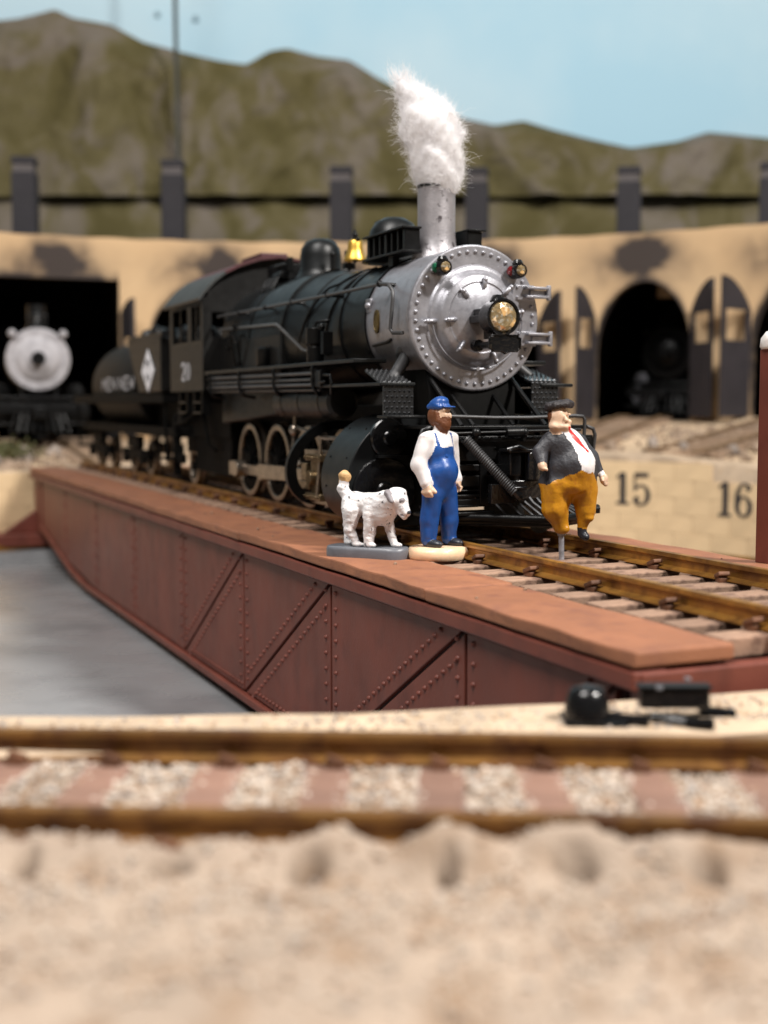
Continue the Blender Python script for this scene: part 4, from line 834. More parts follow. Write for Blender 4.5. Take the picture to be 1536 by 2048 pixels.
# front deck, tread plates, pilot beam
mb = MB(); mb.box2((-15.5, -1.15, 1.385), (-14.42, 1.15, 1.43)); part('pilot_deck', mb, BLACK, bevel=.01)
TREAD = MB()
def tread(name, y0, y1, pts):
    # plate following pts (x,z), with raised pips
    mb = MB(); n = len(pts)
    for (a, c) in zip(pts[:-1], pts[1:]):
        d = Vector((c[0] - a[0], 0, c[1] - a[1])); l = d.length; d.normalize(); nr = V(d.z, 0, -d.x)
        if nr.x < 0 and abs(nr.z) < .3 or nr.z < -.3: nr = -nr
        A = V(a[0], y0, a[1]); B = V(a[0], y1, a[1]); C_ = V(c[0], y1, c[1]); D_ = V(c[0], y0, c[1]); t = nr * -.03
        mb.add([A, B, C_, D_, A + t, B + t, C_ + t, D_ + t], [(0, 1, 2, 3), (7, 6, 5, 4), (0, 4, 5, 1), (1, 5, 6, 2), (2, 6, 7, 3), (3, 7, 4, 0)])
        ny = max(3, int((y1 - y0) / .062)); nl = max(2, int(l / .062))
        for i in range(nl):
            for j in range(ny):
                p = A + d * ((i + .5) * l / nl) + V(0, (j + (.75 if i % 2 else .25)) * (y1 - y0) / ny, 0)
                e1 = d * .024; e2 = V(0, .024, 0); mb.add([p - e1, p - e2, p + e1, p + e2, p + nr * .026], [(0, 1, 4), (1, 2, 4), (2, 3, 4), (3, 0, 4)])
    return part(name, mb, mat('worn black tread plate', (.03, .031, .033), .26, .5, var=.3, scale=10) if 'worn black tread plate' not in bpy.data.materials else bpy.data.materials['worn black tread plate'], smooth=0, recalc=True)
tread('tread_step', -1.40, -.97, [(-15.33, 1.56), (-15.33, 1.985), (-15.42, 1.99), (-15.95, 2.17)])
tread('tread_step', .82, 1.24, [(-15.33, 1.56), (-15.33, 2.03), (-15.42, 2.035), (-16.0, 2.2)])
for s, y in ((-1, -1.2), (1, 1.05)):
    mb = MB(); mb.box((-15.2, y, 1.54), (.34, .56, .04)); part('step_plate', mb, BLACK, bevel=.01)
mb = MB(); mb.box2((-14.45, -1.25, .98), (-14.62, 1.25, 1.30)); mb.box2((-14.40, -1.18, 1.22), (-14.46, 1.18, 1.27)); part('pilot_beam', mb, BLACK, bevel=.01)
mb = MB()
for k in range(60): mb.ico((-14.41 + random.uniform(-.015, .02), -1.1 + k * .037, 1.275 + random.uniform(-.01, .012)), random.uniform(.012, .026))
part('beam_rivets', mb, BLACK, kind='stuff', smooth=50)
for z0, z1, y0, y1 in ((.86, .94, -1.2, .1), (.66, .80, -1.2, -.2), (.60, .62, -1.2, -.25), (.40, .50, -1.2, 1.1), (.52, .56, -1.2, .3)):
    mb = MB(); mb.box2((-14.40, y0, z0), (-14.52, y1, z1)); part('pilot_rail', mb, BLACK, bevel=.008)
for y in (-1.15, -.42, .95):
    mb = MB(); mb.box2((-14.38, y - .05, .42), (-14.5, y + .05, 1.0)); part('pilot_upright', mb, BLACK, bevel=.008)
mb = MB(); mb.box2((-14.30, -1.30, .30), (-14.62, -.30, .345)); mb.box2((-14.36, -1.25, .40), (-14.56, -.5, .43)); part('footboard', mb, BLACK, bevel=.008)
mb = MB(); mb.box2((-14.25, .92, .27), (-14.62, 1.25, .36)); mb.cyl((-14.3, 1.25, .33), (-14.3, 1.0, .33), .06, n=8); part('footboard', mb, BLACK, bevel=.008)
BOT = [(-14.55, -1.10, .28), (-14.25, -.45, .27), (-13.95, .05, .26), (-13.75, .30, .26), (-13.95, .75, .27), (-14.5, 1.2, .28)]
mb = MB(); mb.tube(BOT, .055, 8); mb.tube([(p[0] - .1, p[1], p[2] - .05) for p in BOT], .06, 8); part('pilot_bar', mb, BLACK, smooth=50)
for t in [i / 10 for i in range(11)]:
    u = .30 + t * .70; q = u * (len(BOT) - 1); i = min(int(q), len(BOT) - 2); f_ = q - i; p = [BOT[i][k] * (1 - f_) + BOT[i + 1][k] * f_ for k in range(3)]
    mb = MB(); mb.tube([p, (p[0] - .32 + .1 * t, p[1] * .8 - .10, p[2] + .2), (-14.42, p[1] * .6 - .10, .74)], .017, 6); part('pilot_slat', mb, PIPE, smooth=50)
mb = MB(); mb.box((-14.32, .02, .90), (.26, .42, .40)); mb.box((-14.2, .02, 1.12), (.3, .5, .05)); mb.cyl((-14.12, .14, .74), (-14.12, .14, 1.10), .10, n=12); mb.box((-14.16, -.12, .95), (.14, .16, .3)); mb.tube([(-14.1, -.25, 1.13), (-14.05, -.1, 1.17), (-14.1, .1, 1.1)], .035, 6); mb.box((-14.22, .05, .62), (.2, .45, .25))
part('coupler', mb, GLOSSB, bevel=.02)
mb = MB(); mb.tube([(-14.33, -1.02, 1.335), (-14.33, .98, 1.375)], .020, 8); mb.cyl((-14.33, -.13, 1.345), (-14.33, .10, 1.35), .062, n=12)
for y in (-.565, .13): mb.sph((-14.32, y, 1.345), .062, n=12); mb.cyl((-14.32, y, 1.345), (-14.36, y, 1.24), .035, n=8)
part('cut_lever', mb, BLACK, smooth=50)
mb = MB()
for s in (-1, 1): mb.tube([(-14.42, s * .2, 1.53), (-14.42, s * .95, 1.555), (-14.42, s * 1.07, 1.545), (-14.42, s * 1.10, 1.50), (-14.44, s * 1.10, 1.16)], .024, 8); mb.tube([(-14.5, s * .95, 1.40), (-14.45, s * 1.16, 1.41), (-14.45, s * 1.25, 1.38), (-14.45, s * 1.28, 1.30), (-14.5, s * 1.28, 1.02)], .026, 8)
mb.tube([(-14.42, -.25, 1.532), (-14.42, .25, 1.532)], .024, 8); part('front_handrail', mb, PIPE, smooth=60)
a, c = V(-14.36, -.70, 1.27), V(-14.02, -.17, .60); d = (c - a); L_ = d.length; d.normalize(); e1 = d.orthogonal().normalized(); e2 = d.cross(e1)
mb = MB(); NT = 30; pts = []
for i in range(NT * 10 + 1): t = i / (NT * 10); an = 2 * math.pi * NT * t; pts.append(a + d * L_ * t + (e1 * math.cos(an) + e2 * math.sin(an)) * .058)
mb.tube(pts, .014, 5); mb.cyl(a, c, .045, n=10); ho_ = part('air_hose', mb, PIPE, smooth=60)
mb = MB(); mb.cyl(c - d * .02, c + d * .09, .06, n=10); mb.tube([c + V(0, -.05, .05), c + V(.1, .12, .06)], .025, 6); mb.sph(c + d * .10, .05, n=8); mb.box(c + V(-.12, -.12, -.02), (.1, .35, .25)); part('gladhand', mb, GLOSSB, bevel=.01, par=ho_)
# ---------------------------------------------------------------- tender
te = empty('tender', (-32, 0, 0), 'black tender with white diamond emblem and lettered round tank behind the cab', 'tender')
mb = MB(); mb.prism([(-27.05, 1.99), (-29.2, 1.99), (-30.3, 3.15), (-29.9, 3.2), (-27.05, 3.15)], 'y', -1.5, 1.5); bk_ = mk('coal_bunker', mb, CABP, te, bevel=.03, smooth=0)
mb = MB(); mb.box((-28.6, -1.47, 3.2), (3.3, .06, .1)); mb.box((-28.6, 1.47, 3.2), (3.3, .06, .1)); mk('bunker_rim', mb, CABP, bk_, smooth=0)
mb = MB()
for i in range(60): mb.ico((random.uniform(-30.2, -27.3), random.uniform(-1.2, 1.2), 3.15 + random.uniform(0, .22)), random.uniform(.1, .22))
mk('coal', mb, BLACK, te, kind='stuff', smooth=0)
mb = MB(); mb.prism([(-28.19, 1.985), (-27.60, 2.45), (-28.19, 2.93), (-28.80, 2.45)], 'y', -1.505, -1.515); dm = mk('diamond_emblem', mb, WHITE, te, smooth=0)
def glyph(ch, x, z, w, h, m, par, y=-1.522):
    S = {'N': [[(0, 0), (0, 1)], [(0, 1), (1, 0)], [(1, 0), (1, 1)]], 'Y': [[(0, 1), (.5, .5)], [(1, 1), (.5, .5)], [(.5, .5), (.5, 0)]], 'M': [[(0, 0), (0, 1)], [(0, 1), (.5, .4)], [(.5, .4), (1, 1)], [(1, 1), (1, 0)]], 'E': [[(0, 0), (0, 1)], [(0, 1), (1, 1)], [(0, .5), (.8, .5)], [(0, 0), (1, 0)]], 'W': [[(0, 1), (.25, 0)], [(.25, 0), (.5, .7)], [(.5, .7), (.75, 0)], [(.75, 0), (1, 1)]], 'K': [[(0, 0), (0, 1)], [(0, .5), (1, 1)], [(.2, .55), (1, 0)]]}[ch]
    mb = MB()
    for sgm in S: stroke(mb, sgm, .17, lambda u, v_: (x + u * w, y, z + v_ * h))
    return mk('letter', mb, m, par, smooth=0, recalc=False)
glyph('M', -28.38, 2.53, .34, .17, INK, dm); glyph('N', -28.36, 2.22, .32, .17, INK, dm)
mb = MB(); TKZ = 2.22; mb.lathe([(1.0, -36.7), (1.14, -36.65), (1.18, -36.4), (1.18, -31.3), (1.14, -31.2), (.3, -31.2)], (0, 0, TKZ), AXX, 56); tk = mk('water_tank', mb, mat('sooty tank paint', (.008, .0075, .007), .55, var=.3, spec=.16), te)
mb = MB(); mb.lathe([(.5, -.1), (.45, .1), (.42, .22), (0, .3)], (-33.5, 0, 3.40), (0, 0, 1), 20); mk('tank_hatch', mb, CABP, tk, smooth=50); mb = MB(); mb.lathe([(.35, -.1), (.33, .18), (0, .22)], (-35.3, 0, 3.40), (0, 0, 1), 20); mk('tank_hatch', mb, CABP, tk, smooth=50)
for i, ch in enumerate('MEN'): glyph(ch, -34.9 + i * .62, 2.10, .44, .30, LETT, tk, -1.20)
for i, ch in enumerate('NEW'): glyph(ch, -32.75 + i * .62, 2.10, .44, .30, LETT, tk, -1.20)
mb = MB(); mb.box2((-37.9, -1.2, 1.0), (-27.0, 1.2, 1.22)); mb.box2((-37.9, -1.45, 1.75), (-27.1, 1.45, 1.98)); mb.box2((-37.5, -.6, 1.2), (-27.3, .6, 1.8)); mk('tender_frame', mb, UNDER, te, bevel=.02, smooth=0)
for bx in (-31.75, -36.3):
    for x in (bx - .95, bx + .95):
        for s in (-1, 1): wheel(x, s, .42, 0, 'truck_wheel', te)
    for s in (-1, 1): mb = MB(); mb.box((bx, s * 1.0, .5), (2.7, .14, .24)); mb.box((bx, s * 1.02, .8), (1.2, .16, .3)); mb.box((bx - .95, s * 1.05, .44), (.34, .14, .34)); mb.box((bx + .95, s * 1.05, .44), (.34, .14, .34)); mk('truck_frame', mb, UNDER, te, bevel=.02, smooth=0)
mb = MB(); mb.tube([(-27.2, -1.35, .5), (-27.2, -1.38, 1.9)], .04, 6); mb.box((-27.25, -1.3, .55), (.6, .25, .05)); mk('corner_step', mb, UNDER, te, smooth=0); mb = MB(); mb.tube([(-37.8, -1.3, .6), (-37.8, -1.35, 1.9)], .04, 6); mb.box((-37.6, -1.25, .55), (.6, .25, .05)); mk('corner_step', mb, UNDER, te, smooth=0)
# ---------------------------------------------------------------- sculpted figures: blended volumes meshed as one surface
def sd_cap(p, a, b, ra, rb):
    a = np.array(a); b = np.array(b); ba = b - a; t = np.clip(((p - a) @ ba) / max(1e-9, ba @ ba), 0, 1)
    return np.linalg.norm(p - a - t[..., None] * ba, axis=-1) - (ra + (rb - ra) * t)
def sd_ell(p, c, r):
    q = p - np.array(c); r = np.array(r); k0 = np.linalg.norm(q / r, axis=-1); k1 = np.linalg.norm(q / (r * r), axis=-1) + 1e-9
    return k0 * (k0 - 1) / k1
def sd_box(p, c, h, rd):
    q = np.abs(p - np.array(c)) - (np.array(h) - rd); return np.linalg.norm(np.maximum(q, 0), axis=-1) + np.minimum(q.max(-1), 0) - rd
def prim(p, e):
    if e[0] == 'c': return sd_cap(p, *e[1:5])
    if e[0] == 'e': return sd_ell(p, *e[1:3])
    return sd_box(p, *e[1:4])
def field(p, prims, extra=None):
    D = None
    for e in prims:
        d = prim(p, e); k = e[-1]
        if D is None: D = d
        else:
            h = np.clip(.5 + .5 * (D - d) / k, 0, 1); D = D * (1 - h) + d * h - k * h * (1 - h)
    return D + (extra(p) if extra else 0)
def nets(prims, lo_, hi_, h, extra=None):
    lo_ = np.array(lo_, float); nx, ny, nz_ = [int((hi_[i] - lo_[i]) / h) + 1 for i in range(3)]
    P = np.stack(np.meshgrid(*[lo_[i] + h * np.arange(n) for i, n in enumerate((nx, ny, nz_))], indexing='ij'), -1)
    D = np.stack([field(P[i], prims, extra) for i in range(nx)]); S = D < 0
    cor = [(i, j, k) for i in (0, 1) for j in (0, 1) for k in (0, 1)]
    sl = lambda A, o: A[o[0]:nx - 1 + o[0], o[1]:ny - 1 + o[1], o[2]:nz_ - 1 + o[2]]
    cnt = sum(sl(S, o).astype(int) for o in cor); act = (cnt > 0) & (cnt < 8); idx = -np.ones(act.shape, int); idx[act] = np.arange(act.sum())
    acc = np.zeros(act.shape + (3,)); num = np.zeros(act.shape)
    for o in cor:
        for ax in range(3):
            if o[ax] == 0:
                q = list(o); q[ax] = 1; d0, d1 = sl(D, o), sl(D, q); cr = (sl(S, o) != sl(S, q)); t = np.where(cr, d0 / np.where(cr, d0 - d1, 1), 0)
                v = np.zeros(act.shape + (3,)); v[...] = o; v[..., ax] += t; acc += v * cr[..., None]; num += cr
    cell = np.stack(np.meshgrid(*[np.arange(n) for n in act.shape], indexing='ij'), -1)
    verts = (lo_ + h * (cell + acc / np.maximum(num, 1)[..., None]))[act]; F = []
    for ax in range(3):
        b_, c_ = [(1, 2), (2, 0), (0, 1)][ax]; A = np.moveaxis(S, (ax, b_, c_), (0, 1, 2)); I = np.moveaxis(idx, (ax, b_, c_), (0, 1, 2))
        s0, s1 = A[:-1, 1:-1, 1:-1], A[1:, 1:-1, 1:-1]; q = np.stack([I[:, :-1, :-1], I[:, 1:, :-1], I[:, 1:, 1:], I[:, :-1, 1:]], -1)
        F.append(q[s0 & ~s1]); F.append(q[~s0 & s1][:, ::-1])
    return verts, np.concatenate(F)
def sculpt(name, prims, mats, lo_, hi_, h, parent, color=None, extra=None):
    v, f = nets(prims, lo_, hi_, h, extra)
    me = bpy.data.meshes.new(name); me.from_pydata(v.tolist(), [], f.tolist()); me.update()
    c = v[f].mean(1); d = np.stack([prim(c, e) - e[-3] for e in prims]); mi = np.array([e[-2] for e in prims])[d.argmin(0)]
    if color:
        nrm = np.cross(v[f[:, 2]] - v[f[:, 0]], v[f[:, 3]] - v[f[:, 1]]); nrm /= np.linalg.norm(nrm, axis=1)[:, None] + 1e-12
        mi = color(c, mi, nrm)
    o = link_mesh(name, me, mats, parent, 0, 0); me.polygons.foreach_set('use_smooth', [True] * len(me.polygons)); me.polygons.foreach_set('material_index', mi.astype(np.int32).tolist()); return o
def rough(p, amp, fr, seed):
    r = np.random.default_rng(seed); out = 0
    for i in range(6): d = r.normal(0, 1, 3); d *= fr * r.uniform(.6, 1.5) / np.linalg.norm(d); out = out + np.sin(p @ d + r.uniform(0, 6))
    return out * amp * .6
# primitive rows: shape..., colour bias, material index, blend radius
def C(a, b, ra, rb, m, k=.03, bias=0): return ('c', a, b, ra, rb, bias, m, k)
def E(c, r, m, k=.03, bias=0): return ('e', c, r, bias, m, k)
def rotz(prims, ang, piv):
    out = []; ca, sa = math.cos(ang), math.sin(ang)
    def r(p): x, y = p[0] - piv[0], p[1] - piv[1]; return (piv[0] + ca * x - sa * y, piv[1] + sa * x + ca * y, p[2])
    for e in prims: out.append((e[0], r(e[1]), r(e[2]), *e[3:]) if e[0] == 'c' else (e[0], r(e[1]), *e[2:]))
    return out
# ---- engineer: blue overalls, white shirt, cap; faces along the loco and to the right
eg = empty('person', (-14.17, -1.16, -.2), 'painted figurine of a bearded man in blue overalls and cap on a round cream base', 'figurine', rz=R_(20))
mb = MB(); mb.lathe([(0, 0), (.385, 0), (.405, .03), (.405, .10), (.375, .145), (.30, .155), (0, .155)], (0, 0, 0), (0, 0, 1), 40); mb.v = [(p[0] * .92, p[1], p[2]) for p in mb.v]
mk('figure_base', mb, P_CREAM, eg, smooth=50, local=True)
# materials: 0 blue 1 white 2 skin 3 beard 4 shoe
body = [C((.02, -.135, .66), (-.01, -.155, .33), .135, .115, 0, .04), C((-.01, -.155, .33), (-.02, -.16, .10), .115, .100, 0, .03),
        C((.02, .135, .66), (.04, .155, .33), .135, .115, 0, .04), C((.04, .155, .33), (.03, .165, .10), .115, .100, 0, .03),
        E((.0, 0, .78), (.18, .245, .20), 0, .06), E((.05, 0, .95), (.20, .235, .22), 0, .06), E((.01, 0, 1.20), (.165, .225, .27), 0, .06),
        C((-.01, -.15, 1.38), (-.01, .15, 1.38), .095, .095, 1, .05), C((0, 0, 1.38), (.02, 0, 1.52), .085, .075, 1, .03),
        C((0, -.235, 1.36), (-.035, -.325, 1.05), .098, .098, 1, .045), C((-.035, -.325, 1.05), (.06, -.30, .83), .098, .080, 1, .045),
        C((0, .235, 1.36), (-.05, .30, 1.06), .098, .09, 1, .045), C((-.05, .30, 1.06), (.04, .28, .86), .09, .075, 1, .045),
        E((.09, -.29, .745), (.072, .048, .078), 2, .02), E((.06, .275, .78), (.06, .045, .075), 2, .02)]
for s, c in ((-1, (.095, -.29, .73)), (1, (.065, .275, .765))):
    for k in range(4): x = c[0] + .048 - .034 * k; body.append(C((x, c[1] + s * .028, c[2] - .02), (x + .012, c[1] - s * .012, c[2] - .075 + .006 * abs(k - 1)), .021, .018, 2, .008))
    body.append(C((c[0] + .04, c[1] - s * .03, c[2] + .03), (c[0] + .095, c[1] - s * .035, c[2] - .02), .022, .018, 2, .01))
head = [E((.02, 0, 1.685), (.118, .103, .155), 2, .03), E((.06, 0, 1.57), (.105, .10, .135), 3, .03, .006), C((.075, -.04, 1.56), (.07, 0, 1.49), .05, .05, 3, .03), E((-.035, 0, 1.66), (.112, .116, .145), 3, .02, .006), C((.02, -.108, 1.70), (.03, -.10, 1.60), .03, .04, 3, .02), C((.02, .108, 1.70), (.03, .10, 1.60), .03, .04, 3, .02),
        C((.132, 0, 1.715), (.158, 0, 1.665), .014, .024, 2, .015), C((.11, -.065, 1.735), (.11, .065, 1.735), .022, .022, 2, .02), E((.115, -.045, 1.675), (.03, .03, .025), 2, .02), E((.115, .045, 1.675), (.03, .03, .025), 2, .02), E((.148, 0, 1.595), (.014, .028, .010), 5, .006, .004), C((.135, -.045, 1.63), (.15, 0, 1.635), .018, .022, 3, .015), C((.135, .045, 1.63), (.15, 0, 1.635), .018, .022, 3, .015)]
body += rotz(head, R_(18), (0, 0))
body += [E((.07, -.165, .045), (.155, .072, .058), 4, .015), E((.11, .17, .045), (.155, .072, .058), 4, .015), C((-.02, -.16, .05), (-.02, -.16, .09), .075, .07, 4, .01), C((.02, .165, .05), (.02, .165, .09), .075, .07, 4, .01)]
def eng_col(c, mi, n):
    tor = np.isin(mi, (0, 1)) & (c[:, 2] > .98) & (np.abs(c[:, 1]) < .235) & (c[:, 2] < 1.52)
    arm = (np.abs(c[:, 1]) > .235 + .02 * np.sin(c[:, 2] * 9))
    m = mi.copy(); up = tor & ~arm
    m[up] = np.where(c[up, 2] > 1.27 + .012 * np.sin(c[up, 1] * 30), 1, 0)
    side = up & (c[:, 2] > 1.06) & (np.abs(c[:, 1]) > .175 + .06 * (1.27 - c[:, 2]) / .2) & (c[:, 0] > -.3); m[side] = 1
    st = up & (np.abs(np.abs(c[:, 1]) - (.135 + .02 * (c[:, 2] - 1.27))) < .017) & (c[:, 2] > 1.24); m[st] = 0
    m[(mi == 1) & (c[:, 2] > 1.45)] = 1
    return m
P_LIP = paint('pink lip paint', (.50, .22, .16)); wr = lambda p: (rough(p, .004, 16, 1) + rough(p, .0015, 50, 2)) * (p[..., 2] < 1.4) * (p[..., 2] > .12)
bo = sculpt('body', body, [P_BLUE, P_WHITE, P_SKIN, P_BEARD, P_SHOE, P_LIP], (-.26, -.47, -.03), (.36, .47, 1.90), .0125, eg, eng_col, wr); bo.location = (0, 0, .15); bo.scale = (.97, .97, .97)
cap = [E((-.005, 0, 1.80), (.128, .120, .085), 0, .02), E((.03, 0, 1.845), (.095, .10, .065), 0, .03), ('b', (-.005, 0, 1.775), (.122, .115, .035), .035, 0, 0, .02), E((.135, 0, 1.772), (.095, .095, .016), 0, .015), C((.1, -.09, 1.79), (.135, 0, 1.80), .012, .014, 0, .01), C((.1, .09, 1.79), (.135, 0, 1.80), .012, .014, 0, .01)]
cap = [e if e[0] != 'b' else e for e in cap]
co = sculpt('cap', rotz([e for e in cap], R_(18), (0, 0)), [P_BLUE], (-.2, -.22, 1.70), (.32, .22, 1.95), .0125, eg); co.location = (0, 0, .15); co.scale = (.97, .97, .97)
mb = MB(); mb.lathe([(.022, 0), (.02, .012), (0, .016)], (.16, -.03, 1.27), (1, 0, .1), 10); mk('bib_button', mb, P_BLUE, eg, local=True, smooth=50)
# ---- stout man with red tie, leaning back on a steel pin (local x = picture right, y = away from the camera)
sr = math.atan2(_r.y, _r.x)
so = empty('person', (-13.425, .16, -.2), 'painted figurine of a stout man in dark jacket and mustard trousers on a pin', 'figurine', rz=sr)
mb = MB(); mb.cyl((0, 0, 0), (-.01, .0, .42), .034, .034, 12); mb.cyl((-.005, 0, .30), (-.012, 0, .40), .05, .06, 12); mk('support_pin', mb, P_STEEL, so, local=True, smooth=40)
# 0 trousers 1 jacket 2 shirt 3 tie 4 skin 5 shoe 6 hair
bd = [E((.085, .02, .93), (.335, .27, .18), 0, .05), C((-.065, -.01, .82), (-.09, -.03, .62), .195, .155, 0, .05), C((-.09, -.03, .62), (-.005, -.03, .40), .15, .09, 0, .04), C((-.01, -.03, .42), (.035, -.07, .385), .10, .055, 0, .03),
      C((.265, .0, .82), (.29, -.02, .60), .155, .115, 0, .05), C((.29, -.02, .60), (.25, -.01, .40), .105, .06, 0, .04), E((.31, -.07, .52), (.075, .06, .05), 0, .03),
      E((.12, .03, 1.12), (.31, .28, .30), 1, .06), E((.19, -.08, 1.15), (.20, .22, .24), 1, .06), E((.035, .03, 1.40), (.235, .19, .22), 1, .07), C((-.12, .03, 1.50), (.19, .05, 1.46), .09, .085, 1, .05),
      C((-.16, .02, 1.46), (-.285, -.02, 1.32), .105, .085, 1, .04), C((-.285, -.02, 1.32), (-.265, -.10, 1.20), .085, .065, 1, .035), E((-.265, -.135, 1.155), (.055, .055, .06), 4, .02), C((-.24, -.15, 1.14), (-.215, -.17, 1.115), .025, .02, 4, .015),
      C((.22, .06, 1.42), (.36, .06, 1.26), .095, .08, 1, .04), C((.36, .06, 1.26), (.445, .01, 1.10), .08, .055, 1, .035), C((.445, .01, 1.09), (.47, 0, 1.06), .05, .045, 2, .01), E((.505, -.015, 1.0), (.05, .032, .065), 4, .02),
      C((-.03, .02, 1.56), (-.05, .01, 1.66), .125, .12, 4, .04), E((-.055, .0, 1.75), (.125, .125, .135), 4, .04), E((-.105, -.05, 1.635), (.075, .085, .055), 4, .03), E((.0, -.075, 1.63), (.09, .08, .06), 4, .03), C((.01, -.115, 1.755), (.02, -.128, 1.71), .02, .03, 4, .02), E((.05, -.075, 1.69), (.05, .05, .045), 4, .02),
      E((.055, -.095, 1.782), (.035, .03, .018), 4, .015), E((-.13, .03, 1.76), (.065, .11, .09), 7, .02, .008), C((-.16, .07, .96), (-.10, .12, 1.0), .12, .14, 1, .05), C((.355, .12, 1.0), (.33, .12, 1.2), .07, .1, 1, .05),
      C((.245, -.01, .33), (.285, -.05, .285), .055, .045, 5, .02), C((.245, -.01, .38), (.245, -.01, .33), .06, .055, 5, .01)]
for k in range(4): bd.append(C((.49 + .012 * k - .01, -.03 + .018 * k, .985), (.52 + .012 * k, -.03 + .016 * k, .925 + .008 * abs(k - 1)), .016, .013, 4, .01))
bd.append(C((.475, -.03, 1.02), (.485, -.06, .975), .016, .014, 4, .01))
for k in range(4): bd.append(C((-.285 + .016 * k, -.165, 1.165 - .01 * k), (-.27 + .018 * k, -.18, 1.125), .016, .014, 4, .008))
hat = [E((-.06, .02, 1.895), (.165, .15, .045), 0, .02), E((-.05, .03, 1.912), (.115, .10, .040), 0, .025), C((-.20, -.02, 1.86), (-.12, -.10, 1.885), .045, .04, 0, .03), C((.03, -.07, 1.92), (.085, -.03, 1.90), .055, .05, 0, .03), C((-.08, -.10, 1.885), (.04, -.10, 1.90), .035, .035, 0, .03)]
tie = np.array([(.055, 1.63), (.105, 1.53), (.19, 1.43), (.255, 1.365), (.278, 1.335)])
def st_col(c, mi, n):
    a, z = c[:, 0], c[:, 2]; m = mi.copy(); tor = np.isin(mi, (0, 1)); fr = n[:, 1] < .12
    armL = (a < -.2) & (z > 1.14); armR = (a > .33) & (c[:, 1] > -.03)
    zb = np.interp(a, [-.3, -.2, -.03, .18, .28, .345, .4], [.92, .94, 1.016, 1.105, 1.085, 1.075, .98]) + .01 * np.sin(a * 40)
    body_ = tor & (z > .84) & ~armR & ~(armL & (c[:, 1] > -.2) & (mi == 1))
    m[tor & (z > zb)] = 1; m[tor & (z <= zb) & (fr | (a > -.15))] = 0
    m[tor & (z <= zb) & (z > .88) & (a > .30) & (c[:, 1] > .05)] = 1
    l = np.interp(z, [1.11, 1.36, 1.60, 1.66], [.19, .125, -.04, -.05]) + .006 * np.sin(z * 50); r = np.interp(z, [1.08, 1.24, 1.46, 1.63], [.36, .375, .265, .125])
    sh = tor & fr & (z > zb) & (a > l) & (a < r) & (c[:, 1] < .10) & (z < 1.66); m[sh] = 2
    nk = (mi == 4) & (z < 1.60) & (z > 1.45) & (a > l - .02) & (a < .14) & (np.abs(a) < .2); m[nk & (z < 1.575)] = 2
    dmin = np.full(len(a), 9.)
    for p, q in zip(tie[:-1], tie[1:]):
        d = q - p; t = np.clip(((a - p[0]) * d[0] + (z - p[1]) * d[1]) / (d @ d), 0, 1); dmin = np.minimum(dmin, np.hypot(a - p[0] - t * d[0], z - p[1] - t * d[1]))
    m[fr & np.isin(m, (1, 2, 4)) & (dmin < .021 + .008 * np.sin(z * 22)) & (z < 1.64)] = 3
    return m
lump = lambda p: rough(p, .0045, 22, 3) + rough(p, .002, 60, 4)
sculpt('body', bd, [P_MUST, P_JACK, P_WHITE, P_RED, P_SKIN, P_SHOE, P_HAIR, P_BEARD], (-.42, -.36, .18), (.62, .36, 1.98), .0125, so, st_col, lump)
sculpt('hat', hat, [P_HAIR], (-.32, -.24, 1.76), (.22, .24, 2.02), .0125, so, None, lambda p: rough(p, .004, 45, 9))
# ---- dog figurine on its grey slab
dg = empty('dog', (-14.58, -1.945, -.2), 'white painted dog figurine with tan tail tip on a grey slab at the deck edge', 'dog', rz=sr - R_(24))
mb = MB(); ol = [(.34 + .21 * math.cos(R_(a)), .20 * math.sin(R_(a))) for a in range(-90, 91, 15)] + [(-.34 + .21 * math.cos(R_(a)), .19 * math.sin(R_(a))) for a in range(90, 271, 15)]
vs = []; lv = [(.99, 0), (1.0, .03), (1.0, .10), (.955, .135), (.88, .145)]
for s_, z in lv: vs += [(x * (1 - (1 - s_) * .35), y * s_, z + .006 * math.sin(x * 14 + y * 9)) for x, y in ol]
nO = len(ol); mb.add(vs, [(i * nO + k, i * nO + (k + 1) % nO, (i + 1) * nO + (k + 1) % nO, (i + 1) * nO + k) for i in range(4) for k in range(nO)] + [tuple(range(nO))[::-1], tuple(4 * nO + k for k in range(nO))]); mk('figure_base', mb, P_GREYB, dg, local=True, smooth=50)
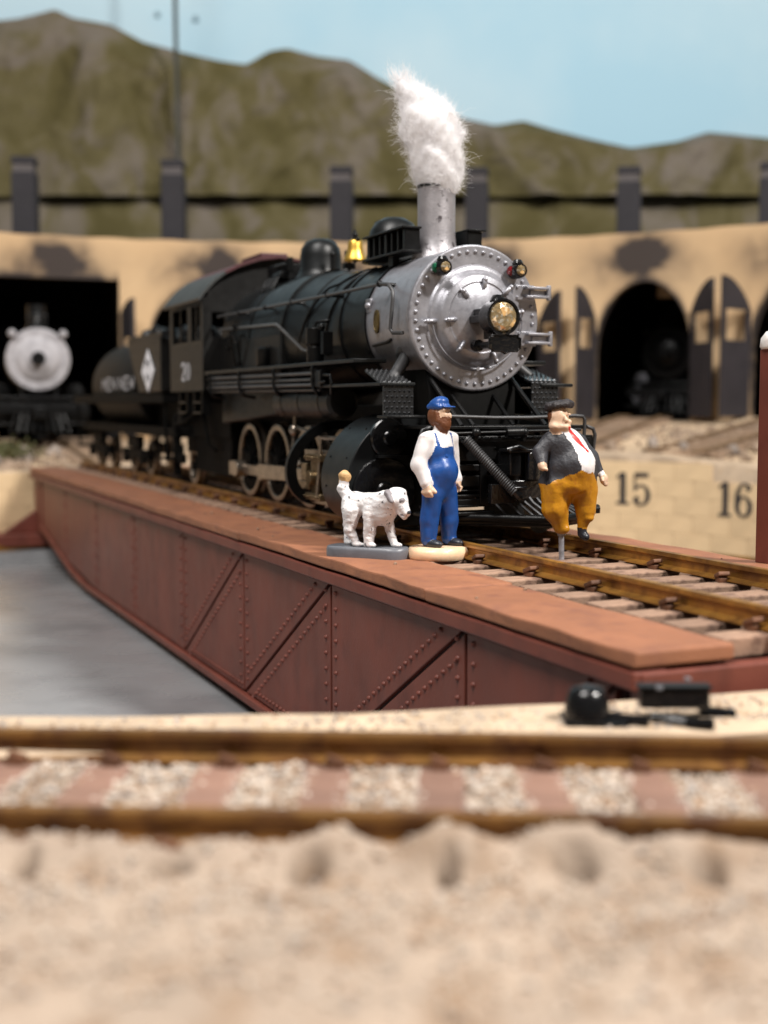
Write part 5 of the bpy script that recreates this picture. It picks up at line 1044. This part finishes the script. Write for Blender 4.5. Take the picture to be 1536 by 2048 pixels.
dp = [E((.19, 0, .46), (.19, .155, .20), 0, .05), E((-.19, 0, .50), (.155, .13, .165), 0, .05), C((-.15, 0, .54), (.22, 0, .54), .125, .145, 0, .05), C((.24, -.01, .55), (.40, -.04, .60), .155, .135, 0, .04),
      E((.43, -.06, .60), (.135, .125, .13), 0, .03), E((.43, -.05, .695), (.115, .105, .055), 0, .03), C((.49, -.08, .56), (.575, -.11, .45), .092, .055, 0, .025), C((.48, -.085, .47), (.55, -.115, .395), .055, .036, 0, .015), E((.618, -.13, .455), (.026, .036, .022), 2, .006),
      C((.335, -.14, .69), (.42, -.205, .585), .045, .024, 3, .01), C((.40, .06, .69), (.47, .09, .60), .035, .028, 3, .012), E((.515, -.150, .585), (.018, .014, .014), 2, .004, .004), C((.45, -.13, .60), (.53, -.14, .60), .03, .03, 3, .02), C((.52, -.145, .425), (.59, -.14, .42), .008, .008, 3, .004, .004),
      C((-.25, 0, .57), (-.335, 0, .72), .075, .075, 0, .03), C((-.335, 0, .72), (-.315, 0, .82), .07, .06, 0, .02), E((-.31, 0, .865), (.082, .075, .085), 1, .015), C((-.36, 0, .80), (-.34, 0, .84), .035, .03, 1, .01),
      C((-.22, .07, .45), (-.31, .08, .25), .10, .06, 0, .04), C((-.31, .08, .25), (-.31, .08, .04), .055, .045, 0, .02), E((-.28, .08, .03), (.075, .05, .035), 0, .02),
      C((-.18, -.075, .44), (-.20, -.09, .22), .125, .07, 0, .04), C((-.20, -.09, .22), (-.11, -.09, .05), .06, .045, 0, .02), E((-.09, -.095, .03), (.075, .05, .035), 0, .02),
      C((.08, -.085, .42), (.06, -.09, .04), .10, .06, 0, .04), E((.09, -.095, .03), (.075, .055, .035), 0, .02),
      C((.24, .06, .42), (.28, .06, .20), .09, .06, 0, .04), C((.28, .06, .20), (.35, .04, .04), .058, .046, 0, .02), E((.39, .03, .03), (.07, .05, .033), 0, .02), C((.22, -.03, .42), (.32, -.03, .46), .12, .1, 0, .05)]
fur = lambda p: (rough(p, .0035, 30, 5) + rough(p * np.array([.8, 1, 1.2]), .0022, 65, 6)) * (p[..., 2] > .12) * (p[..., 0] < .40)
db = sculpt('body', dp, [P_DOG, P_TAN, P_SHOE, P_EAR], (-.50, -.28, -.02), (.72, .24, .98), .0125, dg, None, fur); db.location = (0, 0, .14)
# ---------------------------------------------------------------- cotton smoke plume in the stack
pm_ = empty('smoke_plume', (SX, 0, 4.79), 'white cotton wool smoke plume standing in the silver smokestack', 'smoke plume', rz=sr)
COT = bpy.data.materials.new('white cotton fibre'); COT.use_nodes = True; nt = COT.node_tree; N = nt.nodes; L = nt.links; b = N['Principled BSDF']; b.inputs['Base Color'].default_value = (.97, .965, .975, 1); b.inputs['Roughness'].default_value = .9; b.inputs['Specular IOR Level'].default_value = .1
trn = N.new('ShaderNodeBsdfTranslucent'); trn.inputs[0].default_value = (.97, .965, .975, 1); ms = N.new('ShaderNodeMixShader'); ms.inputs[0].default_value = .5; L.new(b.outputs[0], ms.inputs[1]); L.new(trn.outputs[0], ms.inputs[2]); L.new(ms.outputs[0], N['Material Output'].inputs[0])
axis = [(0.0, -.05, .20), (.03, .05, .26), (.03, .25, .33), (0, .5, .37), (-.08, .8, .42), (-.16, 1.0, .38), (-.30, 1.2, .27), (-.46, 1.42, .15), (-.54, 1.58, .05)]
def axat(z): return np.interp(z, [a[1] for a in axis], [a[0] for a in axis]), np.interp(z, [a[1] for a in axis], [a[2] for a in axis])
core = [C((.0, 0, -.02), (.02, 0, .10), .19, .28, 0, .1), C((.02, 0, .12), (.0, 0, .5), .29, .31, 0, .12), C((0, 0, .5), (-.12, 0, .85), .31, .36, 0, .15), C((-.1, 0, .85), (-.32, 0, 1.2), .34, .21, 0, .15), C((-.30, 0, 1.2), (-.48, 0, 1.45), .17, .05, 0, .1), C((-.15, 0, 1.1), (.20, 0, .80), .12, .07, 0, .1), C((.20, 0, .80), (.36, -.03, .72), .06, .025, 0, .06)]
cf = lambda p: .045 * np.sin(p[..., 0] * 9 + p[..., 2] * 5) * np.sin(p[..., 2] * 8 + p[..., 1] * 11) + .022 * np.sin(p[..., 0] * 27 + 3 * p[..., 1]) * np.sin(p[..., 2] * 21 - p[..., 0] * 8)
sculpt('cotton_core', core, [COT], (-.75, -.55, -.2), (.6, .55, 1.75), .028, pm_, None, cf)
cur = bpy.data.curves.new('cotton_fibres', 'CURVE'); cur.dimensions = '3D'; cur.bevel_depth = .0023; cur.bevel_resolution = 0; cur.resolution_u = 1
cv, cfaces = nets(core, (-.75, -.55, -.2), (.6, .55, 1.75), .05, cf); NF = 11000
for i in range(NF):
    p = cv[RNG.integers(len(cv))].copy() + RNG.normal(0, .02, 3); z = p[2]; ax0, rr = axat(z)
    out = np.array([p[0] - ax0, p[1], 0]); out /= np.linalg.norm(out) + 1e-6
    far = RNG.random() < .03
    d = out * (.12 + .3 * RNG.random()) + np.array([-.28, 0, .8]) * RNG.normal(.7, .6) + RNG.normal(0, .35, 3)
    if far: d = out * 1.2 + RNG.normal(0, .7, 3)
    d /= np.linalg.norm(d); ln = RNG.gamma(2.5, .045) if not far else RNG.uniform(.12, .5); n = 6 if not far else 10
    st_ = ln / n; pts = [p - d * ln * .3]; w = RNG.normal(0, .30, 3)
    for k in range(n): d = d + w * .35 + RNG.normal(0, .22, 3); d /= np.linalg.norm(d); w = -w if RNG.random() < .3 else w; pts.append(pts[-1] + d * st_)
    if min(q[2] for q in pts) < -.12: continue
    sp_ = cur.splines.new('POLY'); sp_.points.add(len(pts) - 1); sp_.points.foreach_set('co', np.concatenate([np.c_[np.array(pts), np.ones(len(pts))].ravel()]).tolist()); sp_.points.foreach_set('radius', (np.linspace(1, .45, len(pts)) * (.75 if not far else .6)).tolist())
for k in range(650):                                # wispy tip fading into the sky
    t = RNG.random(); z = 1.0 + .5 * t; ax0, rr = axat(z); p = np.array([ax0 + RNG.normal(0, .09), RNG.normal(0, .05), z]); d = np.array([-.30, 0, 1.0]) + RNG.normal(0, .22, 3); d /= np.linalg.norm(d); ln = RNG.uniform(.12, .34); pts = [p]
    for j in range(6): d = d + RNG.normal(0, .14, 3); d /= np.linalg.norm(d); pts.append(pts[-1] + d * ln / 6)
    sp_ = cur.splines.new('POLY'); sp_.points.add(len(pts) - 1); sp_.points.foreach_set('co', np.c_[np.array(pts), np.ones(len(pts))].ravel().tolist()); sp_.points.foreach_set('radius', np.linspace(.7, .3, len(pts)).tolist())
for k in range(420):                                # loose tuft feathering to the right
    t = RNG.random(); p = np.array([.10 + .22 * t + RNG.normal(0, .04), RNG.normal(0, .05), .98 - .22 * t + RNG.normal(0, .04)]); d = np.array([.7, 0, -.35]) + RNG.normal(0, .3, 3); d /= np.linalg.norm(d); ln = RNG.uniform(.06, .2); pts = [p]
    for j in range(6): d = d + RNG.normal(0, .25, 3); d /= np.linalg.norm(d); pts.append(pts[-1] + d * ln / 6)
    sp_ = cur.splines.new('POLY'); sp_.points.add(len(pts) - 1); sp_.points.foreach_set('co', np.c_[np.array(pts), np.ones(len(pts))].ravel().tolist()); sp_.points.foreach_set('radius', np.linspace(.8, .3, len(pts)).tolist())
cur.materials.append(COT); fo = bpy.data.objects.new('cotton_fibres', cur); COL.objects.link(fo); fo.parent = pm_; fo['kind'] = 'stuff'
# ---------------------------------------------------------------- locomotives waiting in the stalls
MATS = mat('dusty silver front', (.36, .35, .37), .75, .1, var=.25, scale=3, bump=.6, bscale=9)
def stall_loco(loc, rz, label, silver, sc=1.0):
    e = empty('parked_locomotive', loc, label, 'locomotive', 'locomotives parked in the roundhouse stalls', rz)
    P = lambda n, mb, m, **k: mk(n, mb, m, e, local=True, **k)
    fm = MATS if silver else BLACK; Z = 2.75 * sc; r = 1.10 * sc
    mb = MB(); mb.lathe([(r, -12), (r * 1.03, -6), (r, -1.6)], (0, 0, Z), AXX, 40); P('boiler', mb, UNDER)
    mb = MB(); mb.lathe([(r, -1.6), (r, -.06), (r * .97, 0), (r * .72, .02), (r * .66, .08), (r * .5, .2), (r * .2, .26), (0, .27)], (0, 0, Z), AXX, 40); f = P('smokebox', mb, fm)
    mb = MB()
    for k in range(24): t = k * math.pi / 12; mb.sph((.02, r * .86 * math.cos(t), Z + r * .86 * math.sin(t)), .05, n=6)
    mk('bolts', mb, fm, f, local=True, kind='stuff')
    mb = MB(); mb.lathe([(.2, 0), (.24, .05), (.24, .35), (.18, .36), (.16, .3), (0, .3)], (.2, 0, Z + .02), AXX, 20); P('headlight', mb, BLACK)
    for s in (-1, 1): mb = MB(); mb.lathe([(.12, -.1), (.15, 0), (.1, .12), (0, .14)], (.1, s * r * .78, Z + r * .80), AXX, 12); P('marker_lamp', mb, fm)
    mb = MB(); mb.lathe([(.42, 0), (.34, .2), (.33, .9), (.26, .9)], (-1.0, 0, Z + r * .95), (0, 0, 1), 24); P('smokestack', mb, BLACK)
    mb = MB(); mb.lathe([(.26, 0), (.2, .1), (.15, .35), (0, .42)], (-.25, 0, Z + r + .12), (0, 0, 1), 16); mb.tube([(-.25, -.3, Z + r), (-.25, -.3, Z + r + .45), (-.25, .3, Z + r + .45), (-.25, .3, Z + r)], .05, 6); P('bell', mb, BLACK)
    mb = MB(); mb.box((.4, 0, 1.05), (.25, 3.0, .35)); mb.box((-.3, 0, 1.4), (1.6, 2.7, .12))
    for s in (-1, 1): mb.box((.5, s * 1.2, .5), (.5, .6, .1)); mb.cyl((.3, s * .5, 1.3), (-.4, s * .7, 2.0), .06, n=6)
    P('pilot_deck', mb, BLACK, bevel=.03)
    for k in range(9): mb = MB(); yy = -1.0 + k * .25; mb.tube([(.95 - abs(yy) * .35, yy, .22), (.45, yy * .8, .9)], .045, 6); P('pilot_slat', mb, BLACK)
    mb = MB(); mb.box((.7, 0, .9), (.5, .4, .4)); P('coupler', mb, BLACK, bevel=.04)
    for s in (-1, 1):
        mb = MB(); mb.cyl((-.9, s * 1.32, .95), (-2.2, s * 1.32, .95), .48, n=20); mb.cyl((-.9, s * 1.28, 1.62), (-2.2, s * 1.28, 1.62), .33, n=18); P('cylinder', mb, BLACK, bevel=.03)
        mb = MB(); mb.lathe([(.40, 0), (.38, .06), (.1, .1), (0, .1)], (-.9, s * 1.32, .95), AXX, 18); mb.lathe([(.28, 0), (.26, .06), (0, .09)], (-.9, s * 1.28, 1.62), AXX, 18); P('cylinder_head', mb, SILV if not silver else BLACK)
        for x in (-3.4, -5.1): mb = MB(); mb.cyl((x, s * .76, .75), (x, s * .86, .75), .74, n=28); P('driving_wheel', mb, BLACK)
    mb = MB(); mb.box((-6, 0, 1.0), (11, 1.2, .8)); mb.box((-12.6, 0, 2.9), (1.6, 2.9, 3.4)); P('cab', mb, BLACK, bevel=.05)
    return e
stall_loco((-45.9, -1.26, .55), R_(-7), 'silver fronted steam locomotive peering out of the square left stall', True)
xg, yg = pol(29.3, 128.9); stall_loco((xg, yg, 1.18), R_(128.9 + 180), 'dark steam locomotive with pale cylinder heads deep inside the round arch', False, .95)
GREEN = mat('dark green carriage paint', (.012, .055, .022), .45, var=.2)
xg, yg = pol(31.5, 126.4); ge = empty('green_tender', (xg, yg, 1.2), 'dark green tender body beside the dark locomotive in the arch', 'tender', rz=R_(126.4))
mb = MB(); mb.box((2, -.15, 2.2), (6, 2.0, 2.6)); mk('tank', mb, GREEN, ge, bevel=.08, local=True); mb = MB(); mb.box((2, -.15, .7), (6, 1.9, .35))
mk('underframe', mb, BLACK, ge, bevel=.03, local=True)
for x in (-.2, 1.4, 3.0, 4.4): mb = MB(); mb.cyl((x, -1.0, .42), (x, .7, .42), .42, n=16); mk('wheel', mb, BLACK, ge, local=True)
RUB = mat('brown grey rubble', (.27, .20, .145), .9, var=.3, scale=2)
mb = MB()
for i in range(700):
    deg = random.choice((random.uniform(98, 140), random.uniform(98, 140), random.uniform(-180, -164))); r = random.uniform(17.4, 24); t = min(1, max(0, (r - 17.3) / 8.5)); x, y = pol(r, deg); mb.ico((x, y, rimz(deg) * (1 - t) + outz(deg) * t), random.uniform(.04, .16), jit=.4)
tag(mk('rubble', mb, RUB, smooth=0), kind='stuff')
# ---------------------------------------------------------------- stones, tufts by the far rim
ROCK = mat('grey brown stone', (.24, .20, .17), .9, var=.3, bump=.6, rand=.4); TUFT = mat('olive tuft', (.12, .12, .05), .9, var=.3)
for i, (deg, r, s, lab) in enumerate(((-173.6, 19.5, .34, 'dark grey stone left of the red bridge end'), (-177.3, 20.5, .26, 'small grey stone at the picture edge beyond the rim'), (-170, 18.6, .30, 'brown stone lying on the left pit rim'), (-168.6, 18.4, .26, 'brown stone beside the left pit rim stone'), (121, 18.6, .22, 'brown stone above the number 15'), (117.5, 18.4, .18, 'small brown stone between the numbers on the far rim'), (112.5, 18.5, .2, 'dark stone above the number 16'))):
    x, y = pol(r, deg); t = min(1, max(0, (r - 17.3) / 8.5)); z = rimz(deg) * (1 - t) + outz(deg) * t
    mb = MB(); mb.ico((x, y, z + s * .25), s, jit=.35); mb.ico((x + .3, y - .2, z + .05), s * .6, jit=.35); tag(mk('rock', mb, ROCK, bevel=.03, smooth=0), lab, 'stone')
bx, by = pol(19.8, -172.2); bu = empty('bush', (bx, by, 0), 'olive scrub tuft in front of the silver fronted locomotive', 'bush'); mb = MB()
for i in range(900):
    a, b_, c = RNG.normal(0, .42, 3); p = Vector((bx + a, by + b_, .02 + abs(c) * .45)); d = Vector(RNG.normal(0, 1, 3)).normalized() * .09; e = d.orthogonal() * .5; mb.add([p - d, p + e, p + d, p - e], [(0, 1, 2, 3)])
mk('foliage', mb, TUFT, bu, smooth=0, recalc=False); mb = MB(); mb.cyl((bx, by, -.2), (bx, by, .5), .06, .03, 6); mk('stem', mb, ROCK, bu)
